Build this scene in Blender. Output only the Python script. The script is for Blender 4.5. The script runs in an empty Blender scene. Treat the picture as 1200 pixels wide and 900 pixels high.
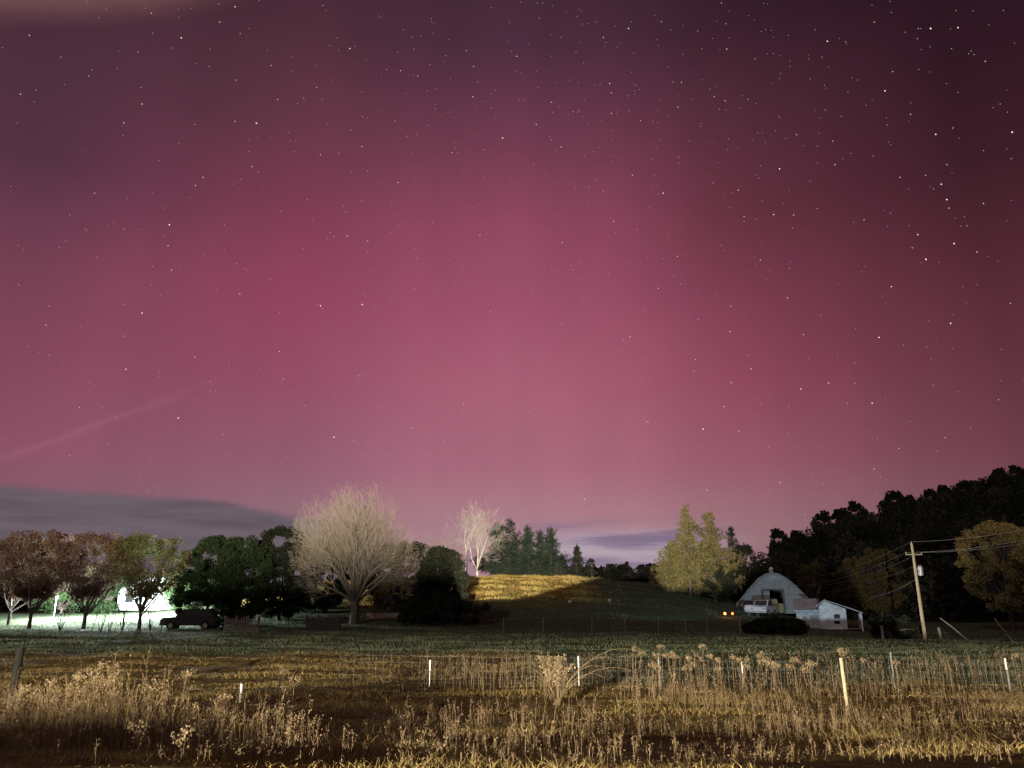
import bpy, bmesh, math, random
import numpy as np
from mathutils import Vector, Matrix
R = math.radians
random.seed(7); rng = np.random.default_rng(7)
scene = bpy.context.scene
col = scene.collection

# ------------------------------------------------------------------ camera
PITCH = R(16.4); CAMZ = 1.7
cam_d = bpy.data.cameras.new('camera'); cam = bpy.data.objects.new('camera', cam_d); col.objects.link(cam)
cam.location = (0, 0, CAMZ); cam.rotation_euler = (math.pi/2 + PITCH, 0, 0)
cam_d.lens = 27; cam_d.sensor_width = 36; cam_d.clip_start = .1; cam_d.clip_end = 12000
scene.camera = cam
scene.view_settings.view_transform = 'Standard'; scene.view_settings.look = 'None'
scene.view_settings.exposure = 0; scene.view_settings.gamma = 1

def pdir(px, py):
    x = (px-600)/900; y = (450-py)/900
    return Vector((x, math.cos(PITCH)-y*math.sin(PITCH), math.sin(PITCH)+y*math.cos(PITCH)))
def at(px, py, Y):
    d = pdir(px, py); t = Y/d.y
    return Vector((d.x*t, Y, CAMZ+d.z*t))
def lin(c):
    return tuple(((v/255)/12.92 if v/255 <= .04045 else ((v/255+.055)/1.055)**2.4) for v in c)

# ------------------------------------------------------------------ node helper
class NT:
    def __init__(s, nt): s.nt = nt; s.n = nt.nodes; s.l = nt.links
    def new(s, t, **k):
        n = s.n.new(t)
        for a, b in k.items(): setattr(n, a, b)
        return n
    def put(s, sock, v):
        if v is None: return
        if hasattr(v, 'is_output'): s.l.new(v, sock)
        else: sock.default_value = v
    def m(s, op, a, b=None, c=None, clamp=False):
        n = s.new('ShaderNodeMath', operation=op, use_clamp=clamp)
        s.put(n.inputs[0], a); s.put(n.inputs[1], b); s.put(n.inputs[2], c)
        return n.outputs[0]
    def smooth(s, v, a, b, lo=0., hi=1.):
        n = s.new('ShaderNodeMapRange', interpolation_type='SMOOTHSTEP')
        s.put(n.inputs[0], v); s.put(n.inputs[1], a); s.put(n.inputs[2], b); s.put(n.inputs[3], lo); s.put(n.inputs[4], hi)
        return n.outputs[0]
    def mix(s, f, a, b, blend='MIX'):
        n = s.new('ShaderNodeMix', data_type='RGBA', blend_type=blend)
        s.put(n.inputs[0], f); s.put(n.inputs[6], a); s.put(n.inputs[7], b)
        return n.outputs[2]
    def comb(s, x, y, z):
        n = s.new('ShaderNodeCombineXYZ'); s.put(n.inputs[0], x); s.put(n.inputs[1], y); s.put(n.inputs[2], z); return n.outputs[0]
    def noise(s, vec, scale, detail=3, rough=.5):
        n = s.new('ShaderNodeTexNoise'); s.put(n.inputs['Vector'], vec)
        n.inputs['Scale'].default_value = scale; n.inputs['Detail'].default_value = detail; n.inputs['Roughness'].default_value = rough
        return n.outputs['Fac']
    def ramp(s, f, stops, interp='LINEAR'):
        n = s.new('ShaderNodeValToRGB'); cr = n.color_ramp; cr.interpolation = interp
        while len(cr.elements) < len(stops): cr.elements.new(.5)
        for e, (p, c) in zip(cr.elements, stops): e.position = p; e.color = (*c[:3], 1)
        s.put(n.inputs[0], f); return n.outputs[0]

# ------------------------------------------------------------------ sky: a red aurora, low cloud, thin high cloud
SKY = {-34: [(-33,(60,52,62)),(0,(100,86,102)),(5,(124,93,107)),(10,(143,84,108)),(16,(133,73,95)),(22,(116,65,86)),(28,(88,53,72)),(34,(78,48,63)),(44,(62,40,53))],
       -17: [(-33,(60,52,62)),(0,(130,100,116)),(5,(148,116,129)),(10,(152,97,120)),(16,(155,82,109)),(22,(150,71,99)),(28,(128,62,86)),(34,(103,57,74)),(40,(80,46,60)),(48,(55,36,50))],
         0: [(-33,(70,60,70)),(0,(170,140,155)),(5,(174,136,147)),(10,(170,109,131)),(16,(167,97,122)),(22,(156,83,110)),(28,(145,74,100)),(34,(112,60,82)),(40,(78,47,65)),(48,(58,36,50))],
        17: [(-33,(60,52,62)),(0,(154,112,126)),(5,(158,119,129)),(10,(155,93,113)),(16,(147,76,98)),(22,(129,64,86)),(28,(106,53,70)),(34,(86,46,61)),(40,(60,34,47)),(48,(38,21,32))],
        34: [(-33,(40,30,38)),(0,(118,76,92)),(5,(120,80,94)),(10,(114,64,80)),(16,(99,52,66)),(22,(84,42,54)),(28,(62,31,42)),(34,(50,26,37)),(44,(34,18,29))]}
def _row(st, e):
    return np.array([np.interp(e, [p for p, _ in st], [c_[k] for _, c_ in st]) for k in range(3)])
for a_, q_ in ((-9, -17), (9, 17)):
    SKY[a_] = [(e, tuple(.70*_row(SKY[0], e)+.30*_row(SKY[q_], e))) for e in (-33, 0, 5, 10, 16, 22, 28, 34, 40, 48)]
for a_ in SKY: SKY[a_] = [(e, (c_[0]*.99, c_[1]*.99, c_[2]*.965)) for e, c_ in SKY[a_]]
world = bpy.data.worlds.new('World'); scene.world = world; world.use_nodes = True
W = NT(world.node_tree); W.n.clear()
tc = W.new('ShaderNodeTexCoord'); sep = W.new('ShaderNodeSeparateXYZ'); W.l.new(tc.outputs['Generated'], sep.inputs[0])
sx, sy, sz = sep.outputs
el = W.m('MULTIPLY', W.m('ARCSINE', sz), 57.2958)
az = W.m('MULTIPLY', W.m('ARCTAN2', sx, sy), 57.2958)
ef = W.m('DIVIDE', W.m('ADD', el, 40.), 100., clamp=True)
cols = {}
for a, st in SKY.items():
    cols[a] = W.ramp(ef, [((e+40)/100, lin(c)) for e, c in st], 'EASE' if False else 'LINEAR')
c = cols[-34]
for a0, a1 in ((-34,-17), (-17,-9), (-9,0), (0,9), (9,17), (17,34)):
    c = W.mix(W.m('DIVIDE', W.m('SUBTRACT', az, float(a0)), float(a1-a0), clamp=True), c, cols[a1])
# vertical aurora rays: noise stretched along elevation, in sky direction
ray = W.noise(W.comb(W.m('MULTIPLY', az, .16), W.m('MULTIPLY', el, .016), 7.7), 1., 3, .5)
rayf = W.smooth(ray, .3, .72, .945, 1.05)
c = W.mix(1., c, W.comb(rayf, W.m('ADD', W.m('MULTIPLY', rayf, .6), .38), W.m('ADD', W.m('MULTIPLY', rayf, .7), .29)), 'MULTIPLY')
big = W.noise(W.comb(W.m('MULTIPLY', az, .045), W.m('MULTIPLY', el, .05), 9.4), 1., 4, .55)
c = W.mix(1., c, W.ramp(big, [(.3,(.93,.93,.93)), (.7,(1.07,1.05,1.05))]), 'MULTIPLY')
# low cloud bank to the left
n1 = W.noise(W.comb(W.m('MULTIPLY', az, .06), W.m('MULTIPLY', el, .35), 1.7), 1., 5, .6)
top = W.m('ADD', W.smooth(az, -23., -13., 7.4, 6.3), W.m('MULTIPLY', W.m('SUBTRACT', n1, .5), 1.6))
bank = W.m('MULTIPLY', W.smooth(W.m('SUBTRACT', el, top), .25, -.35), W.smooth(az, -9., -15.))
n2 = W.noise(W.comb(W.m('MULTIPLY', az, .09), W.m('MULTIPLY', el, .9), 5.), 1., 4, .6)
bankc = W.mix(W.smooth(n2, .3, .7), (*lin((86,79,88)), 1), (*lin((108,98,107)), 1))
c = W.mix(W.m('MULTIPLY', bank, .88), c, bankc)
# pale layered cloud over the far ridge
n3 = W.noise(W.comb(W.m('MULTIPLY', az, .10), W.m('MULTIPLY', el, 1.1), 2.2), 1., 5, .55)
lay = W.m('MULTIPLY', W.smooth(W.m('ADD', el, W.m('MULTIPLY', W.m('SUBTRACT', n3, .5), 2.6)), 6.6, 4.6),
          W.m('MULTIPLY', W.smooth(az, -1., 4.), W.smooth(az, 18., 11.)))
layc = W.mix(W.smooth(n3, .4, .66), (*lin((122,110,138)), 1), (*lin((180,164,178)), 1))
c = W.mix(W.m('MULTIPLY', lay, .85), c, layc)
# contrail-like streak low on the left and a brownish cloud at the upper left
dl = W.m('ABSOLUTE', W.m('SUBTRACT', el, W.m('ADD', W.m('MULTIPLY', W.m('ADD', az, 34.), .52), W.m('ADD', W.m('MULTIPLY', W.m('SUBTRACT', n1, .5), 1.), 9.2))))
st = W.m('MULTIPLY', W.smooth(dl, .5, 0.), W.smooth(az, -19., -30.))
c = W.mix(W.m('MULTIPLY', st, .22), c, (*lin((172,108,132)), 1))
tl = W.m('ADD', el, W.m('MULTIPLY', az, .36))
tl = W.m('MULTIPLY', W.smooth(W.m('ADD', W.m('SUBTRACT', el, W.m('MULTIPLY', W.m('ADD', az, 39.), .36)), W.m('MULTIPLY', W.m('SUBTRACT', n1, .5), 1.5)), 33.9, 36.4), W.smooth(az, -20., -30.))
c = W.mix(W.m('MULTIPLY', tl, .8), c, (*lin((122,84,84)), 1))
bg = W.new('ShaderNodeBackground'); W.put(bg.inputs[0], c); bg.inputs[1].default_value = 1.
W.l.new(bg.outputs[0], W.new('ShaderNodeOutputWorld').inputs[0])

# ------------------------------------------------------------------ terrain height
def sstep(v, a, b):
    t = np.clip((np.asarray(v, float)-a)/(b-a), 0, 1); return t*t*(3-2*t)
def waves(x, y, s, seed):
    r = np.random.default_rng(seed); o = 0.
    for k in range(5):
        a = r.uniform(0, 2*math.pi); f = s*r.uniform(.7, 1.6)
        o = o + np.sin(x*f*math.cos(a)+y*f*math.sin(a)+r.uniform(0, 6.28))
    return o/5
def gz(x, y):
    x = np.asarray(x, float); y = np.asarray(y, float)
    z = -.72*sstep(y+1.5*waves(x, y*.3, .8, 14), 8.2, 15.5)*(1-sstep(y, 32, 62)) * (1-.25*sstep(x, 2, 9)*(1-sstep(y, 12, 17)))
    z = z + np.interp(x, [-30, -12.5, -10.5, -9, -6.5, -3.5, 0], [1.6, 1.74, 1.54, 1.15, .5, .2, 0])*(1+.16*waves(x, y, 2.6, 12))*np.exp(-((y+8)/2.2)**2)*(x < 0)   # unseen bank behind the viewer, added to shade the bottom left weeds
    z = z + .07*waves(x, y, .55, 1)*sstep(y, 6, 14) + (.13*waves(x*.30, y*1.0, 1.9, 2)+.16*(.35-np.abs(waves(x*.22, y*.8, 2.3, 22))))*(1-sstep(y, 60, 90)) + .03*waves(x*.7, y*1.2, 5., 3)*(1-sstep(y, 40, 60))*sstep(y, 7, 12)
    z = z + 1.3*sstep(y, 72, 95)*sstep(-x, 14, 30)                                       # lawn up to the white house
    z = z - 1.0*np.exp(-(((x-37)/16)**2+((y-70)/16)**2))                                   # hollow by the pole
    r = np.sqrt(((x+1)/35.)**2+((y-116)/32.)**2)                                           # the hay hill
    z = z + 6.1*np.exp(-r**3.6)*(1+.03*waves(x, y, .5, 5))
    H = np.interp(x, [40, 62, 77, 102, 128, 155, 220, 420], [0, 0, 7, 17.5, 25.5, 33.5, 42, 46])   # the wooded hill
    z = z + H*sstep(y, 112, 225)*(1-sstep(y, 270, 480))*(1+.05*waves(x, y, .06, 8))
    z = z + 15*np.exp(-((x-40)/55)**2)*np.exp(-((y-215)/32)**2)*sstep(y, 150, 200)*.55       # ridge behind the hay hill
    z = z + 8*sstep(y, 190, 300)*sstep(-x, 20, 160)*(1+.3*waves(x, y, .02, 19))                                       # far rise at the left
    return z
def G(x, y): return float(gz(x, y))
def on(px, Y, py=740):
    p = at(px, py, Y); p.z = G(p.x, Y); return p

# ------------------------------------------------------------------ lamps (all stand outside the frame or on posts in it)
def lamp(name, loc, power, color, radius, lo=None, hi=None):
    """point lamp; lo/hi = (dark, full) elevations in degrees of a mask shaping its beam"""
    d = bpy.data.lights.new(name, 'POINT'); d.energy = power; d.color = color; d.shadow_soft_size = radius
    if lo or hi:
        d.use_nodes = True; n = NT(d.node_tree)
        em = [q for q in n.n if q.type == 'EMISSION'][0]
        t = n.new('ShaderNodeTexCoord'); s = n.new('ShaderNodeSeparateXYZ'); n.l.new(t.outputs['Normal'], s.inputs[0])
        e = n.m('MULTIPLY', n.m('ARCSINE', s.outputs[2]), 57.2958)
        f = 1.
        if lo: f = n.smooth(e, float(lo[0]), float(lo[1]))
        if hi: f = n.m('MULTIPLY', f, n.smooth(e, float(hi[0]), float(hi[1])))
        n.put(em.inputs['Strength'], f)
    o = bpy.data.objects.new(name, d); o.location = loc; col.objects.link(o); return o
# floodlight behind the viewer, beam shaped by direction to put in shadow edges
fl = lamp('shaped_floodlight', (-4, -30, 2.3), 1.0, (1., .90, .74), .14)
fl.data.energy = 1150000
fl.data.use_nodes = True; n = NT(fl.data.node_tree); em = [q for q in n.n if q.type == 'EMISSION'][0]
t = n.new('ShaderNodeTexCoord'); s = n.new('ShaderNodeSeparateXYZ'); n.l.new(t.outputs['Normal'], s.inputs[0])
e = n.m('MULTIPLY', n.m('ARCSINE', s.outputs[2]), 57.2958); a = n.m('MULTIPLY', n.m('ARCTAN2', s.outputs[0], s.outputs[1]), 57.2958)
af = n.m('DIVIDE', n.m('ADD', a, 40.), 80., clamp=True)
def prof(pts): return n.ramp(af, [((x+40)/80, (v, v, v)) for x, v in pts])
cut = n.m('SUBTRACT', n.m('MULTIPLY', prof([(-40,.52),(-3.6,.52),(-3.,.74),(-.9,.74),(-.3,.52),(2,.52),(7,.87),(9.3,.93),(10.2,.62),(14,.66),(15,.88),(19.8,.88),(20.8,.1),(23.2,.1),(25,.72)]), 4.), 2.)
soft = n.m('MULTIPLY', prof([(-40,.4),(-10,.5),(-8,.6),(-3.6,.6),(-2.8,.2),(-1,.2),(-.2,.02),(7,.02),(9.5,.05),(11.2,.08),(19,.2),(20.5,.05),(23.5,.05),(25,.5)]), 7.)
f = n.smooth(e, cut, n.m('ADD', cut, n.m('ADD', soft, .1)))
n.put(em.inputs['Strength'], n.m('MULTIPLY', f, prof([(-40,.5),(-20,.42),(-11,.36),(-8,.72),(-3.6,.62),(-2.5,.55),(-.8,.6),(-.2,1.),(6,1.),(9.5,.5),(10.5,.75),(13.5,.65),(15.5,.3),(18,.22),(20.4,.25),(21,.24),(23,.24),(24,.26),(40,.26)])))
fl.data.energy = 1500000
# low warm light across the field; beam masked to darken verge and left side
f2 = lamp('field_floodlight', (-16, -26, 3.3), 350000, (1., .90, .68), .3, lo=(-6.3, -4.3), hi=(-1.95, -2.6))
n = NT(f2.data.node_tree); em = [q for q in n.n if q.type == 'EMISSION'][0]; old = em.inputs['Strength'].links[0].from_socket
t = n.new('ShaderNodeTexCoord'); s = n.new('ShaderNodeSeparateXYZ'); n.l.new(t.outputs['Normal'], s.inputs[0])
a = n.m('MULTIPLY', n.m('ARCTAN2', s.outputs[0], s.outputs[1]), 57.2958)
n.put(em.inputs['Strength'], n.m('MULTIPLY', old, n.ramp(n.m('DIVIDE', n.m('ADD', a, 40.), 90., clamp=True), [(0,(.6,)*3),(.4,(.55,)*3),(.6,(.85,)*3),(.68,(1,)*3),(.78,(.9,)*3),(.9,(.45,)*3)])))
# faint neutral fill from above, added to offset the pink sky light
sd = bpy.data.lights.new('neutral_fill', 'SUN'); sd.energy = .28; sd.angle = R(.5); sd.color = (.82, 1., .92)
so = bpy.data.objects.new('neutral_fill', sd); so.rotation_euler = (R(58), 0, R(-35)); col.objects.link(so)

# ------------------------------------------------------------------ object helpers
def tag(o, label=None, cat=None, group=None, kind=None):
    if label: o['label'] = label
    if cat: o['category'] = cat
    if group: o['group'] = group
    if kind: o['kind'] = kind
    return o
def empty(name, loc, rz=0, **k):
    o = bpy.data.objects.new(name, None); col.objects.link(o); o.location = loc; o.rotation_euler = (0, 0, rz)
    o.empty_display_size = .3
    return tag(o, **k)
def link(name, me, mat, parent=None, loc=None, rz=0, **k):
    o = bpy.data.objects.new(name, me); col.objects.link(o)
    if mat and not me.materials:
        for m_ in (mat if isinstance(mat, (list, tuple)) else [mat]): me.materials.append(m_)
    if parent: o.parent = parent
    if loc is not None: o.location = loc
    if rz: o.rotation_euler = (0, 0, rz)
    return tag(o, **k)
def quadmesh(name, v, nper=4, smooth=False, mats=None):
    """v: (N, nper, 3) separate polygons"""
    v = np.asarray(v, np.float32); n = v.shape[0]
    me = bpy.data.meshes.new(name); me.vertices.add(n*nper); me.vertices.foreach_set('co', v.reshape(-1))
    me.loops.add(n*nper); me.loops.foreach_set('vertex_index', np.arange(n*nper, dtype=np.int32))
    me.polygons.add(n); me.polygons.foreach_set('loop_start', np.arange(0, n*nper, nper, dtype=np.int32))
    if mats is not None: me.polygons.foreach_set('material_index', np.asarray(mats, np.int32))
    me.update(calc_edges=True)
    return me
def idxmesh(name, v, f, smooth=False):
    v = np.asarray(v, np.float32); f = np.asarray(f, np.int32); k = f.shape[1]
    me = bpy.data.meshes.new(name); me.vertices.add(len(v)); me.vertices.foreach_set('co', v.reshape(-1))
    me.loops.add(f.size); me.loops.foreach_set('vertex_index', f.reshape(-1))
    me.polygons.add(len(f)); me.polygons.foreach_set('loop_start', np.arange(0, f.size, k, dtype=np.int32))
    me.update(calc_edges=True)
    if smooth: me.polygons.foreach_set('use_smooth', np.ones(len(f), bool))
    return me
def norm(a): return a/np.maximum(np.linalg.norm(a, axis=-1, keepdims=True), 1e-9)
def tubes(name, segs, sides=5, smooth=True):
    """segs: list of (p0, p1, r0, r1)"""
    p0 = np.array([s[0] for s in segs], float); p1 = np.array([s[1] for s in segs], float)
    r0 = np.array([s[2] for s in segs], float); r1 = np.array([s[3] for s in segs], float)
    d = norm(p1-p0); ref = np.where(np.abs(d[:, 2:3]) < .9, [[0, 0, 1.]], [[1., 0, 0]])
    a = norm(np.cross(d, ref)); b = np.cross(d, a); n = len(segs)
    th = np.arange(sides)*2*math.pi/sides
    ring = a[:, None]*np.cos(th)[None, :, None]+b[:, None]*np.sin(th)[None, :, None]
    v = np.concatenate([p0[:, None]+ring*r0[:, None, None], p1[:, None]+ring*r1[:, None, None]], 1).reshape(-1, 3)
    k = np.arange(sides); q = np.stack([k, (k+1) % sides, (k+1) % sides+sides, k+sides], 1)
    f = (q[None]+np.arange(n)[:, None, None]*2*sides).reshape(-1, 4)
    return idxmesh(name, v, f, smooth)
def poly_tube(pts, r0, r1=None):
    r1 = r0 if r1 is None else r1; n = len(pts)-1
    return [(tuple(pts[i]), tuple(pts[i+1]), r0+(r1-r0)*i/n, r0+(r1-r0)*(i+1)/n) for i in range(n)]
def leaves(cent, size, asp=1.5, up=0., rg=None):
    """random leaf quads at cent (N,3)"""
    rg = rg or rng; n = len(cent); size = np.asarray(size)*np.ones(n)
    a = rg.normal(size=(n, 3)); a[:, 2] += up; a = norm(a); b = norm(np.cross(a, rg.normal(size=(n, 3))))
    a = a*(size*asp)[:, None]/2; b = b*size[:, None]/2
    return np.stack([cent-a-b*.3, cent-b+a*.1, cent+a, cent+b+a*.1], 1)
class MB:
    """boxes / prisms gathered in one bmesh"""
    def __init__(s): s.bm = bmesh.new()
    def box(s, x0, x1, y0, y1, z0, z1, bevel=0):
        r = bmesh.ops.create_cube(s.bm, size=1)
        for v in r['verts']: v.co = ((x0+x1)/2+v.co.x*(x1-x0), (y0+y1)/2+v.co.y*(y1-y0), (z0+z1)/2+v.co.z*(z1-z0))
        if bevel:
            e = list({e for v in r['verts'] for e in v.link_edges}); bmesh.ops.bevel(s.bm, geom=e, offset=bevel, segments=2, affect='EDGES')
        return s
    def prism(s, pts, y0, y1, axis='y', bevel=0):
        mk = (lambda a, b, t: (a, t, b)) if axis == 'y' else ((lambda a, b, t: (t, a, b)) if axis == 'x' else (lambda a, b, t: (a, b, t)))
        A = [s.bm.verts.new(mk(a, b, y0)) for a, b in pts]; B = [s.bm.verts.new(mk(a, b, y1)) for a, b in pts]
        fs = [s.bm.faces.new(A), s.bm.faces.new(B[::-1])]
        for i in range(len(pts)):
            j = (i+1) % len(pts); fs.append(s.bm.faces.new((A[j], A[i], B[i], B[j])))
        if bevel:
            e = list({e for f in fs for e in f.edges}); bmesh.ops.bevel(s.bm, geom=e, offset=bevel, segments=2, affect='EDGES')
        return s
    def cyl(s, c, r, h, axis='z', seg=16, r2=None):
        rot = {'z': Matrix(), 'y': Matrix.Rotation(R(90), 4, 'X'), 'x': Matrix.Rotation(R(90), 4, 'Y')}[axis]
        bmesh.ops.create_cone(s.bm, cap_ends=True, segments=seg, radius1=r, radius2=r if r2 is None else r2, depth=h, matrix=Matrix.Translation(c) @ rot); return s
    def ball(s, c, r, sub=2, sc=(1, 1, 1)):
        bmesh.ops.create_icosphere(s.bm, subdivisions=sub, radius=r, matrix=Matrix.Translation(c) @ Matrix.Diagonal((*sc, 1))); return s
    def build(s, name, mat, parent=None, smooth=False, **k):
        bmesh.ops.recalc_face_normals(s.bm, faces=s.bm.faces[:])
        me = bpy.data.meshes.new(name); s.bm.to_mesh(me); s.bm.free()
        if smooth: me.polygons.foreach_set('use_smooth', np.ones(len(me.polygons), bool))
        return link(name, me, mat, parent, **k)
def kids(o): return [c for c in bpy.data.objects if c.parent == o]
def copy_tree(o, parent=None):
    c = o.copy(); col.objects.link(c)
    if parent: c.parent = parent
    for ch in KIDS.get(o.name, []) or kids(o): copy_tree(ch, c)
    return c
KIDS = {}

# ------------------------------------------------------------------ materials
def pmat(name, colr, rough=.9, var=.25, scale=3., spec=.2, metal=0., bump=0., col2=None):
    m = bpy.data.materials.new(name); m.use_nodes = True; n = NT(m.node_tree); b = n.n['Principled BSDF']
    t = n.new('ShaderNodeTexCoord'); f = n.noise(t.outputs['Object'], scale, 5, .6)
    c2 = col2 or tuple(v*(1-var) for v in colr); c1 = colr if col2 else tuple(min(1, v*(1+var)) for v in colr)
    n.put(b.inputs['Base Color'], n.ramp(f, [(.32, c2), (.68, c1)]))
    b.inputs['Roughness'].default_value = rough; b.inputs['Specular IOR Level'].default_value = spec; b.inputs['Metallic'].default_value = metal
    if bump:
        bp = n.new('ShaderNodeBump'); bp.inputs['Strength'].default_value = bump; n.put(bp.inputs['Height'], n.noise(t.outputs['Object'], scale*6, 4)); n.l.new(bp.outputs[0], b.inputs['Normal'])
    return m
def leafmat(name, cols_, transl=.35, rough=.8, patch=.25, ps=.5):
    """random colour per leaf, broad patches over the crown"""
    m = bpy.data.materials.new(name); m.use_nodes = True; n = NT(m.node_tree); n.n.clear()
    g = n.new('ShaderNodeNewGeometry'); t = n.new('ShaderNodeTexCoord')
    f = n.m('ADD', n.m('MULTIPLY', g.outputs['Random Per Island'], 1-patch), n.m('MULTIPLY', n.smooth(n.noise(t.outputs['Object'], ps, 2), .35, .65), patch))
    k = len(cols_); c_ = n.ramp(f, [(i/(k-1) if k > 1 else 0, c) for i, c in enumerate(cols_)])
    d = n.new('ShaderNodeBsdfDiffuse'); n.put(d.inputs[0], c_)
    tr = n.new('ShaderNodeBsdfTranslucent'); n.put(tr.inputs[0], c_)
    mx = n.new('ShaderNodeMixShader'); mx.inputs[0].default_value = transl
    n.l.new(d.outputs[0], mx.inputs[1]); n.l.new(tr.outputs[0], mx.inputs[2]); n.l.new(mx.outputs[0], n.new('ShaderNodeOutputMaterial').inputs[0])
    return m
def emit(name, colr, s):
    m = bpy.data.materials.new(name); m.use_nodes = True; b = m.node_tree.nodes['Principled BSDF']
    b.inputs['Emission Color'].default_value = (*colr, 1); b.inputs['Emission Strength'].default_value = s; b.inputs['Base Color'].default_value = (*colr, 1); return m
M = dict(
    bark=pmat('bark', (.13,.105,.085), var=.4, scale=6, bump=.5), palebark=pmat('pale_bark', (.50,.44,.36), var=.25, scale=4),
    twig=pmat('twig', (.34,.285,.21), var=.15, scale=2), dark=pmat('dark_bark', (.05,.042,.035)),
    wood=pmat('weathered_wood', (.42,.35,.22), var=.3, scale=8, bump=.4), greywood=pmat('grey_wood', (.22,.2,.18), var=.35, scale=8, bump=.4),
    darkwood=pmat('dark_wood', (.07,.065,.06), var=.3, scale=8, bump=.4),
    white=pmat('white_paint', (.8,.8,.78), var=.05, rough=.6), wire=pmat('wire', (.26,.26,.25), rough=.5, metal=.4),
    barnwall=pmat('barn_boards', (.34,.37,.38), var=.2, scale=2), tin=pmat('tin_roof', (.42,.44,.45), var=.3, scale=1.5, rough=.75, spec=.3),
    rust=pmat('rusty_tin', (.30,.30,.30), var=.3, scale=1.2, rough=.8), black=pmat('dark_interior', (.012,.012,.012)),
    shedwall=pmat('faded_white_boards', (.5,.5,.49), var=.3, scale=1.5), limb=pmat('pale_limb_bark', (.15,.13,.105), var=.3, scale=5), dark_post=pmat('blackish_wood', (.025,.023,.022), scale=8), glass=pmat('window_glass', (.03,.04,.05), rough=.1, spec=.7), tyre=pmat('tyre_rubber', (.02,.02,.02), rough=.9),  # dark_post is one near-black wood tone
    darkcar=pmat('dark_car_paint', (.02,.021,.024), rough=.25, spec=.6, var=.05), whitecar=pmat('white_car_paint', (.75,.77,.8), rough=.3, spec=.5, var=.03),
    steel=pmat('galvanised_steel', (.4,.4,.4), metal=.5, rough=.5), ceramic=pmat('ceramic', (.55,.5,.42), rough=.4),
    stone=pmat('pale_stone', (.5,.47,.4), var=.2), gravel=pmat('drive_gravel', (.34,.33,.30), var=.2, scale=9),
    weed=leafmat('dry_weed', [(.05,.03,.018),(.13,.08,.045),(.34,.25,.16),(.10,.075,.03),(.24,.16,.08)], .3, patch=.5),
    plume=leafmat('dry_plume', [(.25,.17,.09),(.46,.37,.24),(.34,.24,.14)], .4),
    grass=leafmat('dry_grass', [(.09,.06,.025),(.28,.20,.075),(.48,.37,.15),(.10,.10,.035)], .35, patch=.45),
    green=leafmat('green_grass', [(.06,.08,.045),(.15,.18,.11),(.27,.29,.20)], .35, patch=.4),
    hay=leafmat('hay_grass', [(.16,.11,.03),(.50,.35,.10),(.72,.55,.20),(.12,.12,.04)], .3, patch=.4),
    pear=leafmat('rusty_leaves', [(.09,.045,.038),(.17,.09,.075),(.22,.15,.10),(.12,.12,.055)], .45, patch=.5),
    pearg=leafmat('turning_leaves', [(.17,.085,.055),(.22,.17,.07),(.17,.18,.07),(.10,.12,.045)], .5, patch=.6),
    ever=leafmat('evergreen_leaves', [(.02,.035,.018),(.045,.07,.03),(.07,.10,.04)], .25),
    everd=leafmat('dark_leaves', [(.014,.018,.012),(.03,.035,.022),(.05,.05,.03)], .2),
    pine=leafmat('pine_needles', [(.014,.025,.016),(.035,.052,.034),(.075,.09,.06)], .2, patch=.4),
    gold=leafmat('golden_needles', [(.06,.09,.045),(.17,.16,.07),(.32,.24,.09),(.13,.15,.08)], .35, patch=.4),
    goldbush=leafmat('golden_leaves', [(.12,.08,.03),(.24,.17,.07),(.17,.15,.06)], .35, patch=.4),
    olive=leafmat('olive_leaves', [(.035,.028,.012),(.10,.08,.035),(.06,.055,.025)], .3),
    far=leafmat('far_forest', [(.012,.014,.011),(.025,.027,.02),(.05,.046,.036)], .15, patch=.85, ps=.13),
)

# ------------------------------------------------------------------ ground sheet
def axis(pts):
    out = []
    for a, b, s in pts: out += list(np.arange(a, b, s))
    return np.array(out+[pts[-1][1]])
gx = axis([(-1500,-300,100),(-300,-100,8),(-100,-36,1.2),(-36,36,.4),(36,120,1.2),(120,320,8),(320,1500,100)])
gy = axis([(-300,-40,20),(-40,-14,2),(-14,6,.5),(6,30,.25),(30,60,.5),(60,135,1.),(135,300,5),(300,600,20),(600,3000,200)])
X, Y_ = np.meshgrid(gx, gy); Z = gz(X, Y_)
nx, ny = len(gx), len(gy); ii = np.arange(nx*ny).reshape(ny, nx)
F = np.stack([ii[:-1, :-1], ii[:-1, 1:], ii[1:, 1:], ii[1:, :-1]], -1).reshape(-1, 4)
me = idxmesh('ground', np.stack([X, Y_, Z], -1).reshape(-1, 3), F, True)
m = bpy.data.materials.new('pasture_ground'); m.use_nodes = True; n = NT(m.node_tree); b = n.n['Principled BSDF']
t = n.new('ShaderNodeTexCoord'); s = n.new('ShaderNodeSeparateXYZ'); n.l.new(t.outputs['Object'], s.inputs[0])
nz = n.noise(t.outputs['Object'], .35, 6, .65); nf = n.noise(t.outputs['Object'], 2.5, 6, .7)
dry = n.ramp(nf, [(.3,(.05,.036,.018)), (.5,(.13,.095,.04)), (.7,(.22,.16,.06))])
grn = n.ramp(nf, [(.3,(.035,.05,.028)), (.7,(.10,.125,.07))])
f = n.m('MAXIMUM', n.smooth(n.m('ADD', s.outputs[1], n.m('MULTIPLY', nz, 14.)), 46., 53.), n.m('MULTIPLY', n.smooth(s.outputs[0], -1., 4.), n.smooth(n.m('ADD', s.outputs[1], n.m('MULTIPLY', nz, 8.)), 29., 33.)))
c = n.mix(f, dry, grn)
hx = n.m('DIVIDE', n.m('ADD', s.outputs[0], 3.), 32.); hy = n.m('DIVIDE', n.m('SUBTRACT', s.outputs[1], 116.), 32.)
hr = n.m('SQRT', n.m('ADD', n.m('MULTIPLY', hx, hx), n.m('MULTIPLY', hy, hy)))
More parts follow.
